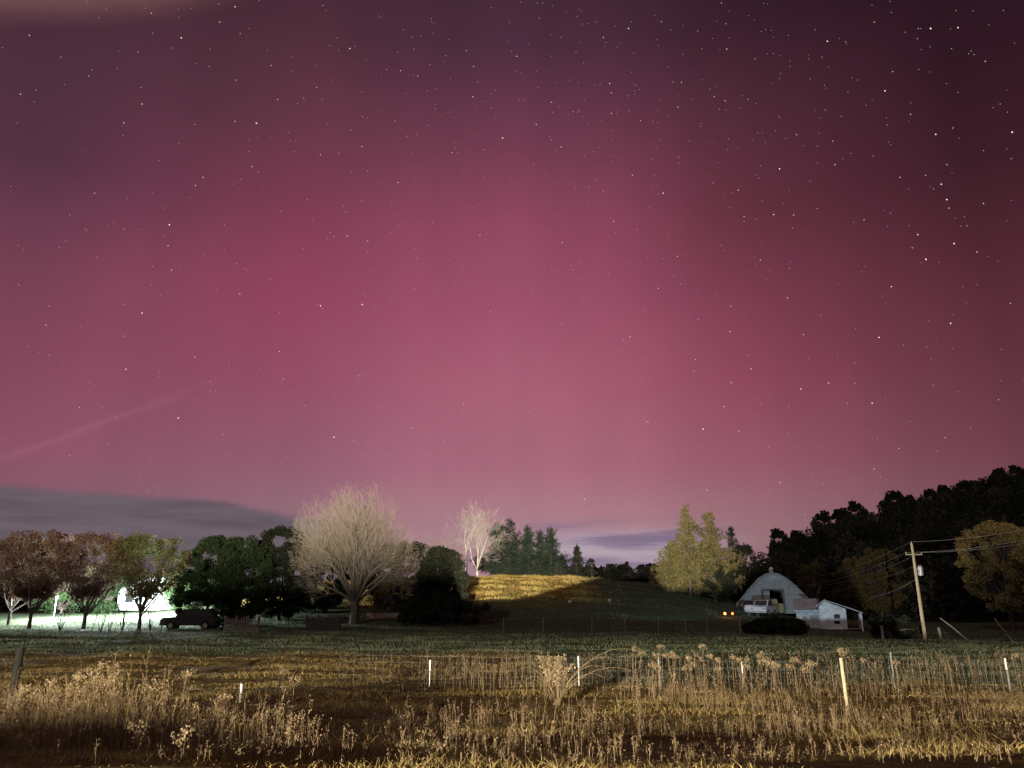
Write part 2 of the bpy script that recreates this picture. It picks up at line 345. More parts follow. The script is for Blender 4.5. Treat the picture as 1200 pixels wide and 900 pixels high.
c = n.mix(n.m('MULTIPLY', n.smooth(n.m('ADD', s.outputs[0], n.m('MULTIPLY', nz, 8.)), 16., 10.), n.smooth(n.m('ADD', hr, n.m('MULTIPLY', nz, .4)), 1.35, .95)), c, n.ramp(nf, [(.3,(.06,.05,.02)), (.55,(.20,.145,.035)), (.7,(.32,.23,.05))]))  # hay tint ends where the hill's light ends; green there imitates shade
c = n.mix(n.smooth(s.outputs[1], 138., 160.), c, (.03,.03,.02, 1))
n.put(b.inputs['Base Color'], c); b.inputs['Roughness'].default_value = 1; b.inputs['Specular IOR Level'].default_value = .05
bp = n.new('ShaderNodeBump'); bp.inputs['Strength'].default_value = .9; bp.inputs['Distance'].default_value = .12
n.put(bp.inputs['Height'], nf); n.l.new(bp.outputs[0], b.inputs['Normal'])
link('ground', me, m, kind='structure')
# pale drive curving to the parked car
def ribbon(name, pts, w, mat, lift=.03, **k):
    P = []
    for i in range(len(pts)-1):
        for q in range(10):
            u = q/10; P.append((pts[i][0]*(1-u)+pts[i+1][0]*u, pts[i][1]*(1-u)+pts[i+1][1]*u))
    V = []
    for i, p in enumerate(P):
        a = P[max(0, i-1)]; b_ = P[min(len(P)-1, i+1)]; d = np.array([b_[0]-a[0], b_[1]-a[1]]); d /= np.linalg.norm(d)
        for s_ in (-1, -.33, .33, 1):
            x, y = p[0]-d[1]*w*s_, p[1]+d[0]*w*s_; V.append((x, y, G(x, y)+lift))
    Fq = [(i*4+j, i*4+j+1, i*4+j+5, i*4+j+4) for i in range(len(P)-1) for j in range(3)]
    return link(name, idxmesh(name, V, Fq, True), mat, **k)
ribbon('path', [(-38,70),(-33,66.5),(-29,63),(-25.5,61.5),(-22,61)], .8, M['gravel'], kind='structure')

# ------------------------------------------------------------------ stars, at their places in the sky
S1 = [(69,82,1),(425,88,2),(355,30,1),(323,121),(216,163),(208,177),(48,220,1),(85,210),(333,243,1),(290,287,1),(288,317),(330,204),(551,15,2),(515,51,1),(513,8),(563,78),(490,155),(553,187,1),(636,153,1),(651,232,1),(697,241),(711,229),(742,204,1),(755,232),(457,291),(551,284,1),(601,288,2),(583,355),(591,390,1),(606,402),(689,355),(751,362,1),(768,289),(848,216),(850,273),(820,113,2),(773,106),(757,12),(887,37),(932,122),(970,115),(939,165,1),(906,162),(965,86),(979,177,1),(1001,212),(1020,254),(1045,130),(1093,118,1),(1110,155,1),(1120,191),(1108,226,1),(1152,253),(1150,220),(1178,323,2),(1060,357,1),(1073,357),(1135,350),(848,343,1),(862,400),(823,304),(926,283),(933,427,1),(953,320),(794,358),(476,415,1),(458,434,1),(222,452,1),(164,503),(203,539),(291,536),(228,602),(397,526,2),(394,575,1),(402,632,1),(526,527),(555,617),(574,629),(562,688,1),(532,683),(634,653),(356,667),(357,624),(720,467),(658,495),(774,545),(783,553),(768,558),(814,552,1),(862,564,1),(862,590),(810,497),(805,482),(848,470),(710,582),(937,525),(1014,521),(1125,550,1),(978,604),(1155,607),(1085,630),(971,677),(1020,683),(915,705),(751,716,2),(744,713),(755,722),(849,713,2),(855,689),(116,716),(108,761,1),(333,733,2),(292,713),(292,787),(295,864,1),(457,836,1),(537,848),(655,731),(655,823,1),(664,888,1),(844,881),(493,893),(983,853),(950,873),(1150,730),(116,832),(358,77),(143,133)]
S2 = [(11,131,1),(10,165),(64,42),(60,6),(72,6),(115,87),(150,122),(153,38),(168,146),(214,87,1),(273,66,2),(350,50,1),(372,70),(491,6,1),(501,55),(503,114,1),(435,72),(570,137),(229,195,2),(233,217,1),(233,265,1),(92,239,1),(143,261),(157,258),(57,291,1),(115,344,1),(92,327),(50,385),(301,282,1),(330,284),(342,287),(389,250,1),(377,191),(397,192,1),(464,208),(474,226,1),(499,235,1),(486,255),(442,295),(553,232),(627,184),(667,315,1),(732,199),(734,257),(739,96,2),(726,133),(782,97),(849,51,1),(952,66),(981,66,3),(950,90),(1045,64,2),(1030,113),(1083,127),(1109,143,1),(892,167,1),(874,212,2),(934,267,1),(830,246),(879,292),(771,272),(752,330,1),(716,342),(757,385,1),(846,365),(627,395,2),(578,417),(471,428),(530,445,1),(354,452,2),(333,410),(282,410,1),(180,437),(214,447),(238,518,1),(118,568,1),(293,538),(318,602),(388,600,1),(143,631),(163,654),(343,675,1),(396,665),(544,507,1),(544,518),(613,502,2),(660,503,1),(657,533),(715,488),(582,609,1),(650,628),(646,697,1),(513,717,1),(511,776,1),(724,738),(683,783,1),(763,829),(803,850),(860,790,2),(889,671,2),(868,693),(917,808),(972,812),(909,415,1),(969,410,1),(988,442),(1006,431,2),(1019,385,1),(1019,467,2),(1024,487,1),(1105,476,1),(993,314,2),(1144,243),(1161,262),(1172,309,2),(1105,352),(1034,298),(887,499),(825,514,1),(951,549,2),(938,580,1),(970,607,3),(1036,570,2),(1001,614),(1066,528),(1051,529),(1090,590,1),(1028,757,2),(1168,710,1),(1147,818),(260,795),(277,789,1),(310,843),(430,842,1),(427,870),(553,832),(560,863,1),(514,895),(742,896),(118,757),(437,748)]
S3 = [(296,5,1),(186,94,1),(240,95),(418,119,2),(253,180),(163,207),(537,203),(523,157),(456,73),(506,57),(783,164,2),(828,173),(859,184),(966,142,1),(1001,205),(905,203),(1087,87,1),(1085,100),(1092,96),(1040,173),(1158,127),(715,90),(841,20),(370,283)]
S4 = [(677,51,2),(742,37,1),(786,84),(844,84,2),(804,38),(497,92,1),(584,87),(448,145,2),(532,150,1),(316,128,1),(309,122),(321,130),(256,162),(204,178),(170,309,1),(457,288,1),(447,290),(628,270,1),(605,290),(907,190,1),(1015,165,1),(1140,76,1),(849,238,1),(863,257),(648,154),(513,36),(560,5),(427,9),(112,157),(41,105),(170,85),(687,344),(987,42),(602,187)]
SL = [(s[0]/2, s[1]/2, (s[2:] or (0,))[0]) for s in S1]+[(600+s[0]/2, s[1]/2, (s[2:] or (0,))[0]) for s in S2]
SL += [(s[0]/2, 430+s[1]/2, (s[2:] or (0,))[0]) for s in S3]+[(600+s[0]/2, 430+s[1]/2, (s[2:] or (0,))[0]) for s in S4]
rs = random.Random(3)
for i in range(950): SL.append((rs.uniform(-400, 1600), rs.uniform(-500, 600), -1))
for i in range(200): SL.append((min(1180, max(5, rs.gauss(760, 190))), abs(rs.gauss(120, 110)), -1))
octv = np.array([(1,0,0),(-1,0,0),(0,1,0),(0,-1,0),(0,0,1),(0,0,-1)], float)
octf = np.array([(0,2,4),(2,1,4),(1,3,4),(3,0,4),(2,0,5),(1,2,5),(3,1,5),(0,3,5)])
V = []; Fc = []; MI = []
for i, (px, py, b_) in enumerate(SL):
    d = pdir(px, py).normalized()*4000
    r = {-1: 1.9, 0: 2.4, 1: 2.8, 2: 3.5, 3: 4.2}[b_]*rs.uniform(.85, 1.12)
    V.append(octv*r+np.array(d)); Fc.append(octf+6*i); MI += [0 if b_ < 1 else (1 if b_ < 2 else 2)]*8
me = idxmesh('stars', np.concatenate(V), np.concatenate(Fc))
for nm, cc, s_ in (('faint_star', (.85,.68,.76), .62), ('star', (.95,.84,.88), .85), ('bright_star', (1,.95,.97), 1.15)):
    mm = emit(nm, cc, s_); mm.node_tree.nodes['Principled BSDF'].inputs['Base Color'].default_value = (0, 0, 0, 1); me.materials.append(mm)
    mm.cycles.emission_sampling = 'NONE'
me.polygons.foreach_set('material_index', np.array(MI, np.int32))
link('stars', me, None, label='small white stars scattered over the red night sky', cat='stars', kind='stuff')

# ------------------------------------------------------------------ trees
def branches(origin, dirv, length, r, levels, nch, spread, up=.12, ratio=.72, wob=.12, rd=None, env=None, out=None, tips=None, sub=2, start=.35):
    rd = rd or random; out = [] if out is None else out; tips = [] if tips is None else tips
    p = Vector(origin); d = Vector(dirv).normalized(); pts = [p.copy()]; rr = r
    for i in range(sub):
        d = (d+Vector((rd.gauss(0, wob), rd.gauss(0, wob), rd.gauss(0, wob)+up))).normalized()
        q = p+d*length/sub; r2 = r*(1-.45*(i+1)/sub)
        if env and not env(q): break
        out.append((tuple(p), tuple(q), rr, r2)); p = q; rr = r2; pts.append(p.copy())
    tips.append((p.copy(), d.copy(), levels))
    if levels <= 0 or len(pts) < 2: return out, tips
    for k in range(nch):
        u = start+(1-start)*(k+rd.random())/nch; i = min(int(u*(len(pts)-1)), len(pts)-2); w = u*(len(pts)-1)-i
        o = pts[i].lerp(pts[i+1], min(1, w))
        a = d.orthogonal().normalized(); a.rotate(Matrix.Rotation(k*2.4+rd.uniform(-.5, .5), 3, d))
        nd = (d*math.cos(spread)+a*math.sin(spread)*rd.uniform(.7, 1.15)).normalized()
        branches(o, nd, length*ratio*rd.uniform(.75, 1.15), max(rr, r*.5)*.62, levels-1, nch, spread, up, ratio, wob, rd, env, out, tips, sub, .25)
    return out, tips
def clump_crown(seed, W_, H, z0, nclump, rcl, nleaf, size, shape=lambda u: math.sqrt(max(0, 1-(2*u-1)**2)), shell=.55, up=0., asp=1.5, depth=None, flat=.8):
    """leaf clumps filling an uneven crown: returns leaf polygons and clump centres"""
    rg = np.random.default_rng(seed); C_ = []
    while len(C_) < nclump:
        u = rg.uniform(.02, .98); th = rg.uniform(0, 2*math.pi); rad = shape(u)*(shell+(1-shell)*math.sqrt(rg.uniform()))*(1+.15*math.sin(3*th+seed)+.1*math.sin(5*th+7*u))
        C_.append(((W_/2-rcl*.6)*rad*math.cos(th), ((depth or W_)/2-rcl*.6)*rad*math.sin(th), z0+H*u))
    C_ = np.array(C_); k = rg.integers(0, nclump, nleaf); rc = rcl*rg.uniform(.6, 1.25, nclump)
    off = norm(rg.normal(size=(nleaf, 3)))*(rg.uniform(size=(nleaf, 1))**.45)*rc[k][:, None]; off[:, 2] *= flat
    return leaves(C_[k]+off, size*rg.uniform(.6, 1.3, nleaf), asp, up, rg), C_
def limbs_to(C_, zfork, r, seed, every=1, trunk_top=None):
    rd = random.Random(seed); segs = []
    for c_ in C_[::every]:
        h = min(c_[2]*.8, zfork+(c_[2]-zfork)*rd.uniform(.0, .35)); h = max(zfork, h)
        a = Vector((0, 0, h)); e = Vector(c_); mid = a.lerp(e, .5)+Vector((rd.gauss(0, .15), rd.gauss(0, .15), (e-a).length*.08))
        segs += [(tuple(a), tuple(mid), r*.38, r*.22), (tuple(mid), tuple(e), r*.22, r*.08)]
    return segs
def leafy_tree(name, loc, W_, H, z0, leafm, label, cat='tree', seed=1, ncl=60, rcl=.9, nleaf=9000, size=.16, shell=.5, trunk_r=.2, fork=None, barkm='bark', group=None, shape=None, limbs=True, lean=0, depth=None, up=0.):
    t = empty(name, loc, 0, label=label, cat=cat, group=group)
    kw = {} if shape is None else dict(shape=shape)
    q, C_ = clump_crown(seed, W_, H-z0, z0, ncl, rcl, nleaf, size, shell=shell, depth=depth, up=up, **kw)
    fork = fork or max(.4, z0*.9); top = z0+(H-z0)*.75
    segs = poly_tube([(0, 0, -.3), (.03, 0, fork*.5), (0, .02, fork)], trunk_r*1.25, trunk_r*.85)+poly_tube([(0, .02, fork), (.08, -.05, (fork+top)/2), (0, 0, top)], trunk_r*.85, trunk_r*.2)
    if limbs: segs += limbs_to(C_, fork, trunk_r, seed)
    link('trunk', tubes('trunk', segs, 6), M[barkm], t); link('crown', quadmesh('crown', q), leafm, t)
    return t
vase = lambda u: (math.sin(min(1, u*1.25+.12)*math.pi*.5)) * (1 if u < .62 else math.sqrt(max(0, 1-((u-.62)/.40)**2)))
ROW = 'pear trees in a row on the lit lawn'
def pear(px, Y, W_, H, mat, label, seed, rcl=.62, nleaf=16000):
    p = on(px, Y); t = empty('pear_tree', p, 0, label=label, cat='tree', group=ROW)
    q, C_ = clump_crown(seed, W_*1.12, H-2.7, 2.7, 180, rcl, int(nleaf*1.5), .13, shape=vase, shell=.3)
    rd = random.Random(seed); segs = poly_tube([(0,0,-.2),(0.02,0,.7),(0,0,1.35)], .2, .16); tips = []
    for k in range(11):
        a = k*2.399; s_ = rd.uniform(.35, .95)
        branches((0,0,1.1+.5*rd.random()), (math.cos(a)*s_, math.sin(a)*s_, .8), H*.36, .085, 3, 4, .42, .07, .66, .09, rd, None, segs, tips, 3)
    link('trunk', tubes('trunk', segs, 4), M['bark'], t); link('crown', quadmesh('crown', q[np.random.default_rng(seed).uniform(size=len(q)) < .8]), mat, t); return t
pear(33, 70, 7.2, 8.3, M['pear'], 'rusty brown pear tree at the far left edge, densest of the row', 11, nleaf=20000)
pear(8, 78, 5.6, 8.2, M['pear'], 'reddish pear tree cut by the left edge of the photo', 12)
pear(97, 70, 6.2, 8.2, M['pear'], 'middle pear tree with dark red top and greenish lower leaves', 13, nleaf=12500)
pear(162, 69, 6.6, 8.0, M['pearg'], 'pear tree with yellow green inner leaves standing before the brightest lawn', 14, nleaf=10500)
leafy_tree('shrub_tree', on(68, 94), 9, 6, .3, M['ever'], 'bright green leafy tree glowing behind the pear trees', seed=15, ncl=60, nleaf=12000)
leafy_tree('shrub_tree', on(120, 96), 4.6, 4.6, .2, M['ever'], 'green leafy tree hiding the left corner of the white house', seed=16, ncl=50, nleaf=9000)
leafy_tree('shrub_tree', on(209, 93), 4, 4.4, .2, M['ever'], 'green leafy tree hiding the right corner of the white house', seed=17, ncl=50, nleaf=9000)
# evergreens at the middle left
leafy_tree('evergreen_tree', on(240, 74), 6.6, 8.2, .2, M['ever'], 'rounded evergreen tree with green lit left edge beside dark car', seed=21, ncl=170, rcl=.6, nleaf=40000, size=.14, shell=.35, barkm='dark', limbs=False)
leafy_tree('evergreen_tree', on(277, 76), 6.4, 8.1, .2, M['ever'], 'rounded evergreen tree on the right of its lit twin', seed=22, ncl=170, rcl=.6, nleaf=40000, size=.14, shell=.35, barkm='dark', limbs=False)
leafy_tree('dark_tree', on(325, 80), 7.4, 9.0, .3, M['everd'], 'dark tree with brownish top left of the large bare tree', seed=23, ncl=170, rcl=.6, nleaf=40000, size=.14, shell=.35, barkm='dark', limbs=False)
leafy_tree('dark_tree', on(366, 84), 9, 7.2, .2, M['everd'], 'low dark tree tucked behind the large bare tree on its left', seed=24, ncl=170, rcl=.6, nleaf=40000, size=.14, shell=.35, barkm='dark', limbs=False)
leafy_tree('dark_tree', on(468, 86), 10, 6.3, .2, M['everd'], 'low dark tree behind the right half of the large bare tree', seed=25, ncl=170, rcl=.6, nleaf=40000, size=.14, shell=.35, barkm='dark', limbs=False)
leafy_tree('cedar_tree', on(516, 74), 7.8, 6.8, .1, M['everd'], 'broad dark cedar in front of the hay hill edge', seed=26, ncl=150, rcl=.65, nleaf=40000, size=.14, shell=.3, limbs=False, barkm='dark', shape=lambda u: (1-u)**.55*(.85+.2*math.sin(u*11))+.12)
leafy_tree('brown_bush', on(452, 80), 4, 4.2, .9, M['goldbush'], 'yellowish bush showing between dark trees right of the bare tree trunk', 'bush', seed=27, ncl=26, rcl=.5, nleaf=3000)
# the large bare tree
def bare_tree(name, loc, label, seed, H, W_, nl, levels, nch, spread, r, base, mat, l0, env=None, wob=.10, ang=(.15, 1.0), ratio=.72, up=.12, sides=4):
    t = empty(name, loc, 0, label=label, cat='tree'); rd = random.Random(seed)
    trunk = poly_tube([(0,0,-.3),(.05,0,base*.5),(0,.04,base)], r*1.3, r); segs = []; tips = []
    for k in range(nl):
        a = k*2.399+rd.uniform(-.3, .3); s_ = ang[0]+(ang[1]-ang[0])*((k+.5)/nl)
        branches((0, 0, base*(.75+.3*rd.random())), (math.cos(a)*s_, math.sin(a)*s_, 1), l0*(1-.15*s_), r*.48, levels, nch, spread, up, ratio, wob, rd, env, segs, tips, 3)
    thin = [s_ for s_ in segs if s_[2] < .035]; thick = [s_ for s_ in segs if s_[2] >= .035]
    link('trunk', tubes('trunk', trunk, 10), mat[0], t); link('branches', tubes('branches', thick, 6), mat[0], t)
    thin = [(a_, b_, max(.007, c_), max(.0045, d_)) for a_, b_, c_, d_ in thin]
    link('twigs', tubes('twigs', thin, 3), mat[1], t); return t, len(thin)
ca = 6.7
def env1(q): return (math.hypot(q.x, q.y)/ca)**2.5+(abs(q.z-6.8)/6.7)**2.5 < 1+.1*math.sin(q.x*1.9+q.y)+.06*math.sin(q.x*4.1+q.z*3) and q.z > 1.6
bt, nseg = bare_tree('bare_tree', on(414, 76), 'large leafless tree with dense dome of pale twigs', 5, 14, 12.5, 18, 4, 5, .60, .36, 2.2, (M['limb'], M['twig']), 5.6, env1, ang=(.05, 1.5), ratio=.68, up=.06, wob=.17)
print('bare twigs', nseg)
# pale trees on the edge of the hill
def env2(q): return ((q.x)/2.2)**2+(q.y/2.2)**2+((q.z-4.7)/3.9)**2 < 1 or q.z < 3
bare_tree('pale_tree', on(558, 99), 'pale leafless tree with forked white trunk on the lit hay hill edge', 8, 9, 5, 5, 4, 4, .52, .15, 1.0, (M['palebark'], M['palebark']), 4.6, None, ang=(.05, .42), ratio=.66, up=.03, wob=.22)
bare_tree('pale_tree', on(545, 98), 'slimmer pale leafless tree left of the forked white one', 9, 9, 4, 3, 4, 4, .5, .11, 3.6, (M['palebark'], M['palebark']), 3.3, None, ang=(.05, .35), ratio=.66, up=.03, wob=.22)
bare_tree('twiggy_tree', on(518, 82), 'brown twiggy leafless tree rising behind the dark cedar', 10, 9, 4, 7, 4, 4, .35, .14, 1.2, (M['bark'], M['twig']), 3.1, None, ang=(.1, .5), ratio=.68, up=.12)
# pines
def pine(name, loc, H, W_, mat, label, seed, group=None, z0=1.0, tuft=.34, dens=1., shapef=None, cat='pine tree', upc=.5):
    t = empty(name, loc, 0, label=label, cat=cat, group=group); rg = np.random.default_rng(seed)
    segs = poly_tube([(0,0,-.3),(.05,.03,H*.4),(0,0,H*.97)], H*.017+.03, .02); cs = []
    shapef = shapef or (lambda u: (1-u)**.75+.06); z = z0
    while z < H:
        u = (z-z0)/(H-z0); L = W_/2*shapef(u)
        nb = rg.integers(4, 7); a0 = rg.uniform(0, 6.28)
        for k in range(nb):
            a = a0+k*6.283/nb+rg.normal()*.2; l = L*rg.uniform(.35, 1.25); d = np.array([math.cos(a), math.sin(a), 0])
            zz = z+rg.normal()*.1; p0 = np.array([0, 0, zz]); pm = p0+d*l*.55+[0, 0, l*.08]; p1 = p0+d*l+[0, 0, l*.32*upc]
            segs += [(p0, pm, .035, .022), (pm, p1, .022, .008)]
            nt = max(2, int(l/.20*dens))
            for q in range(nt):
                w = .25+.8*(q+rg.uniform())/nt; c_ = p0+(p1-p0)*w+rg.normal(size=3)*.13*l**.5
                cs.append(np.repeat(c_[None], 16, 0)+rg.normal(size=(16, 3))*tuft*.42)
        z += H*.045*rg.uniform(.6, 1.4)
    cs.append(np.array([0, 0, H])+rg.normal(size=(40, 3))*[.12, .12, .3])
    cs = np.concatenate(cs)
    link('trunk', tubes('trunk', segs, 5), M['bark'], t)
    link('crown', quadmesh('crown', leaves(cs, .075*rg.uniform(.7, 1.3, len(cs)), 4., upc, rg)), mat, t); return t
PG = 'dark pines on the crest of the hill'
def topH(px, py, Y, base=None):
    p = at(px, py, Y); return p.z-(G(p.x, Y) if base is None else base)
irr = lambda u: (.55+.45*math.sin(min(1, u*1.6+.25)*math.pi))*(1-u)**.45+.08
for i, (px, py, Y, w, lab) in enumerate([(583, 614, 118, 6.8, 'first dark pine right of the pale leafless trees'), (598, 611, 121, 7.6, 'tallest and widest of the dark pines on the hill crest'),
        (619, 619, 117, 5.8, 'dark pine in the middle of the hilltop group'), (634, 623, 122, 5., 'slim dark pine behind the hilltop group'), (647, 620, 119, 5.8, 'dark ragged pine at the right end of the hilltop group')]):
    pine('pine_tree', on(px, Y), topH(px, py, Y), w, M['pine'], lab, 40+i, PG, z0=.6, shapef=irr)
pine('spruce_tree', on(678, 124), topH(678, 640, 124), 3., M['everd'], 'small pointed spruce alone right of the pine group', 50, z0=.3, cat='spruce')
pine('spruce_tree', on(660, 124), topH(660, 652, 124), 4., M['everd'], 'low dark spruce between the pine group and the pointed spruce', 51, z0=.2, cat='spruce')
leafy_tree('small_tree', on(695, 126), 1.8, topH(695, 656, 126), .5, M['everd'], 'tiny round tree on the dark ridge right of the pointed spruce', seed=52, ncl=16, rcl=.5, nleaf=1800, barkm='dark')
plume_sh = lambda u: (.62+.3*math.sin(u*5+.6)+.12*math.sin(u*19))*(1-u)**.32+.06
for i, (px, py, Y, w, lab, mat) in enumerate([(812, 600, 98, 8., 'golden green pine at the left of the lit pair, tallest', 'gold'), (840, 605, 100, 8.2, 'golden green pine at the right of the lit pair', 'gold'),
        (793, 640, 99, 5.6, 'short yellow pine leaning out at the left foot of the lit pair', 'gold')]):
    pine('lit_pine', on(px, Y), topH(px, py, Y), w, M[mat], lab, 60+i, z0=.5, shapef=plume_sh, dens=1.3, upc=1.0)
pine('dark_pine', on(866, 112), topH(862, 622, 112), 7.5, M['everd'], 'dark pine right behind the lit golden pair', 66, z0=.3, shapef=plume_sh)
leafy_tree('dark_tree', on(880, 116), 7, topH(880, 642, 116), .3, M['everd'], 'low dark tree between lit pines and arched barn', seed=67, ncl=60, rcl=.9, nleaf=12000)
leafy_tree('dark_tree', on(842, 99), 6, 4.2, .1, M['everd'], 'low dark thicket tree at the foot of the lit pines', seed=68, ncl=60, rcl=.7, nleaf=12000)
# golden trees before the wooded hill
leafy_tree('golden_tree', on(1188, 80), 8.2, topH(1188, 613, 80), 2.0, M['goldbush'], 'large golden leaved tree at the right edge of the photo', seed=70, ncl=170, rcl=.7, nleaf=34000, size=.13, shell=.3, barkm='dark')
leafy_tree('golden_tree', on(1215, 84), 8, topH(1215, 618, 84), 2.0, M['goldbush'], 'golden tree cut by the right edge of the photo', seed=71, ncl=90, rcl=.8, nleaf=16000, barkm='dark')
leafy_tree('olive_tree', on(1036, 104), 7, topH(1034, 643, 104), 1.5, M['olive'], 'yellowish tree behind the utility pole on the left', seed=72, ncl=110, rcl=.6, nleaf=15000, shell=.3, barkm='dark')
leafy_tree('olive_tree', on(1004, 108), 5.5, topH(1004, 655, 108), 1.2, M['olive'], 'small yellowish tree behind the wires right of the barn roof', seed=73, ncl=60, rcl=.6, nleaf=8000, shell=.3, barkm='dark')
leafy_tree('brown_tree', on(958, 118), 4.5, topH(958, 660, 118), 1.5, M['olive'], 'small brownish tree dimly lit above the barn shed', seed=74, ncl=40, rcl=.7, nleaf=5000)
leafy_tree('dark_bush', on(899, 68), 4.2, 1.1, .05, M['everd'], 'low dark bush in front of the arched barn', 'bush', seed=75, ncl=50, rcl=.5, nleaf=10000)
leafy_tree('dark_bush', on(925, 64), 3., 1.15, .05, M['everd'], 'low dark bush in front of the tin shed corner', 'bush', seed=76, ncl=40, rcl=.4, nleaf=7000)
leafy_tree('dark_bush', on(1045, 74), 4.5, 1.9, .05, M['everd'], 'low dark bush beside the utility pole base', 'bush', seed=77, ncl=40, rcl=.5, nleaf=7000)

# dark forest masses: merged far trees
def forest(name, pts, seed, hs, ws, nl, size, mat, **k):
    rg = np.random.default_rng(seed); n = len(pts); base = np.array([(x, y, G(x, y)) for x, y in pts])
    H_ = rg.uniform(*hs, n); W_ = rg.uniform(*ws, n); kk = np.repeat(np.arange(n), nl); u = rg.uniform(0.08, 1, n*nl)
    con = (rg.uniform(size=n) < .3)[kk]
    sh = np.where(con, (1-u)+.05, np.sqrt(np.clip(1-(2*u-1)**2*.96, 0, 1))); th = rg.uniform(0, 6.283, n*nl)
    rad = sh*W_[kk]/2*np.sqrt(rg.uniform(.15, 1, n*nl))*(1+.25*np.sin(th*3+kk)+.2*np.sin(u*17+kk*3))*np.where(con, .75, 1)
    c_ = base[kk]+np.stack([rad*np.cos(th), rad*np.sin(th), u*H_[kk]], 1)
    q = leaves(c_, size*rg.uniform(.5, 1.3, n*nl), 1.4, 0, rg)
    return link(name, quadmesh(name, q), mat, **k)
rp = random.Random(5); pts = []
while len(pts) < 1250:
    x, y = rp.uniform(46, 235), rp.uniform(112, 268)
    if x < 60 and y < 150: continue
    if x/y < .33 or x/y > .86: continue
    pts.append((x, y))
forest('hill_forest', pts, 81, (6, 10.5), (3.5, 7), 320, .42, M['far'], label='dark wooded hillside rising at the right', cat='forest', kind='stuff')
pts = [(rp.uniform(-130, 75), rp.uniform(196, 235)) for _ in range(300)]+[(rp.uniform(-330, -60), rp.uniform(200, 300)) for _ in range(420)]
pts = [(x, y) for x, y in pts if not (6 < x < 60)] + [(rp.uniform(5, 62), rp.uniform(196, 225)) for _ in range(110)]
forest('far_forest', pts, 82, (4, 6), (5, 8), 150, .8, M['far'], label='low dark line of far woods behind the hay hill', cat='forest', kind='stuff')
# a few trees one can tell on the skyline of the wooded hill
ridge = [(912, 622, 1), (934, 624, 0), (962, 602, 1), (985, 598, 0), (1003, 590, 1), (1046, 579, 0), (1062, 583, 0), (1090, 575, 1), (1107, 571, 0), (1128, 566, 0), (1168, 551, 0), (1190, 547, 1)]
proto = None
for i, (px, py, con) in enumerate(ridge):
    Y = 224; p = on(px, Y, py)
    H_ = max(4., min(14., at(px, py, Y).z-p.z))
    if proto is None:
        proto = leafy_tree('skyline_tree', p, 7, 10, 1, M['far'], 'dark tree on the skyline of the wooded hill', seed=90, ncl=60, rcl=1.1, nleaf=4500, size=.45, group='trees on the skyline of the wooded hill'); o = proto; KIDS[proto.name] = kids(proto)
    else: o = copy_tree(proto); o.location = p
    o.rotation_euler.z = i*1.7; s_ = H_/10; o.scale = (.75*s_ if con else s_, .75*s_ if con else s_, s_)

# ------------------------------------------------------------------ grasses and weeds
def blades(xy, h, w, rg, lean=.35, zoff=0.):
    n = len(xy); base = np.column_stack([xy, gz(xy[:, 0], xy[:, 1])+zoff-.02]); th = rg.uniform(0, 6.283, n)
    d = np.stack([np.cos(th), np.sin(th), np.zeros(n)], 1)*w[:, None]/2; tl = rg.normal(size=(n, 2))*lean*h[:, None]
    tip = base+np.column_stack([tl, h*rg.uniform(.75, 1, n)]); mid = base*.45+tip*.55-np.column_stack([tl*.18, np.zeros(n)])
    q1 = np.stack([base-d, base+d, mid+d*.8, mid-d*.8], 1); q2 = np.stack([mid-d*.8, mid+d*.8, tip+d*.15, tip-d*.15], 1)
    return np.concatenate([q1, q2])
def frustum_pts(n, y0, y1, rg, power=1., xm=.74):
    y = y0+(y1-y0)*rg.uniform(size=n)**power; x = rg.uniform(-1, 1, n)*(y*xm+1.5); return np.column_stack([x, y])
def patchy(xy, s, seed, thr): return waves(xy[:, 0], xy[:, 1], s, seed)+.5*waves(xy[:, 0], xy[:, 1], s*3.1, seed+1) > thr
rg = np.random.default_rng(31)
xy = frustum_pts(170000, 9, 48, rg, .9); cl = waves(xy[:, 0]*.35, xy[:, 1]*1.2, 1.5, 41)+.5*waves(xy[:, 0]*.5, xy[:, 1], 4., 42)
h = (.03+.22*np.clip(cl+.1, 0, 1.2))*rg.uniform(.6, 1.3, len(xy)); w = .008+xy[:, 1]*.0007
gm = (xy[:, 0]+rg.normal(size=len(xy)) > 1.5) & (xy[:, 1]+1.2*rg.normal(size=len(xy)) > 27.5) | (xy[:, 1]+1.5*rg.normal(size=len(xy)) > 42)
link('far_field_grass', quadmesh('far_field_grass', blades(xy[gm], h[gm], w[gm], rg, .5)), M['green'], label='grey green grass of the field behind the wire fence', cat='grass', kind='stuff')
xy, h, w = xy[~gm], h[~gm], w[~gm]
link('field_grass', quadmesh('field_grass', blades(xy, h, w, rg, .9)), M['grass'], label='dry golden tufts of grass across the near field', cat='grass', kind='stuff')
xy = frustum_pts(90000, 42, 82, rg, .8); xy = xy[(xy[:, 0] < 60)]
cl = waves(xy[:, 0], xy[:, 1]*1.5, .6, 51)
h = (.06+.16*np.clip(cl+.4, 0, 1.2))*rg.uniform(.6, 1.3, len(xy)); w = .02+xy[:, 1]*.0006
link('pasture_grass', quadmesh('pasture_grass', blades(xy, h, w, rg, .5)), M['green'], label='short grey green pasture grass beyond the wire fence', cat='grass', kind='stuff')
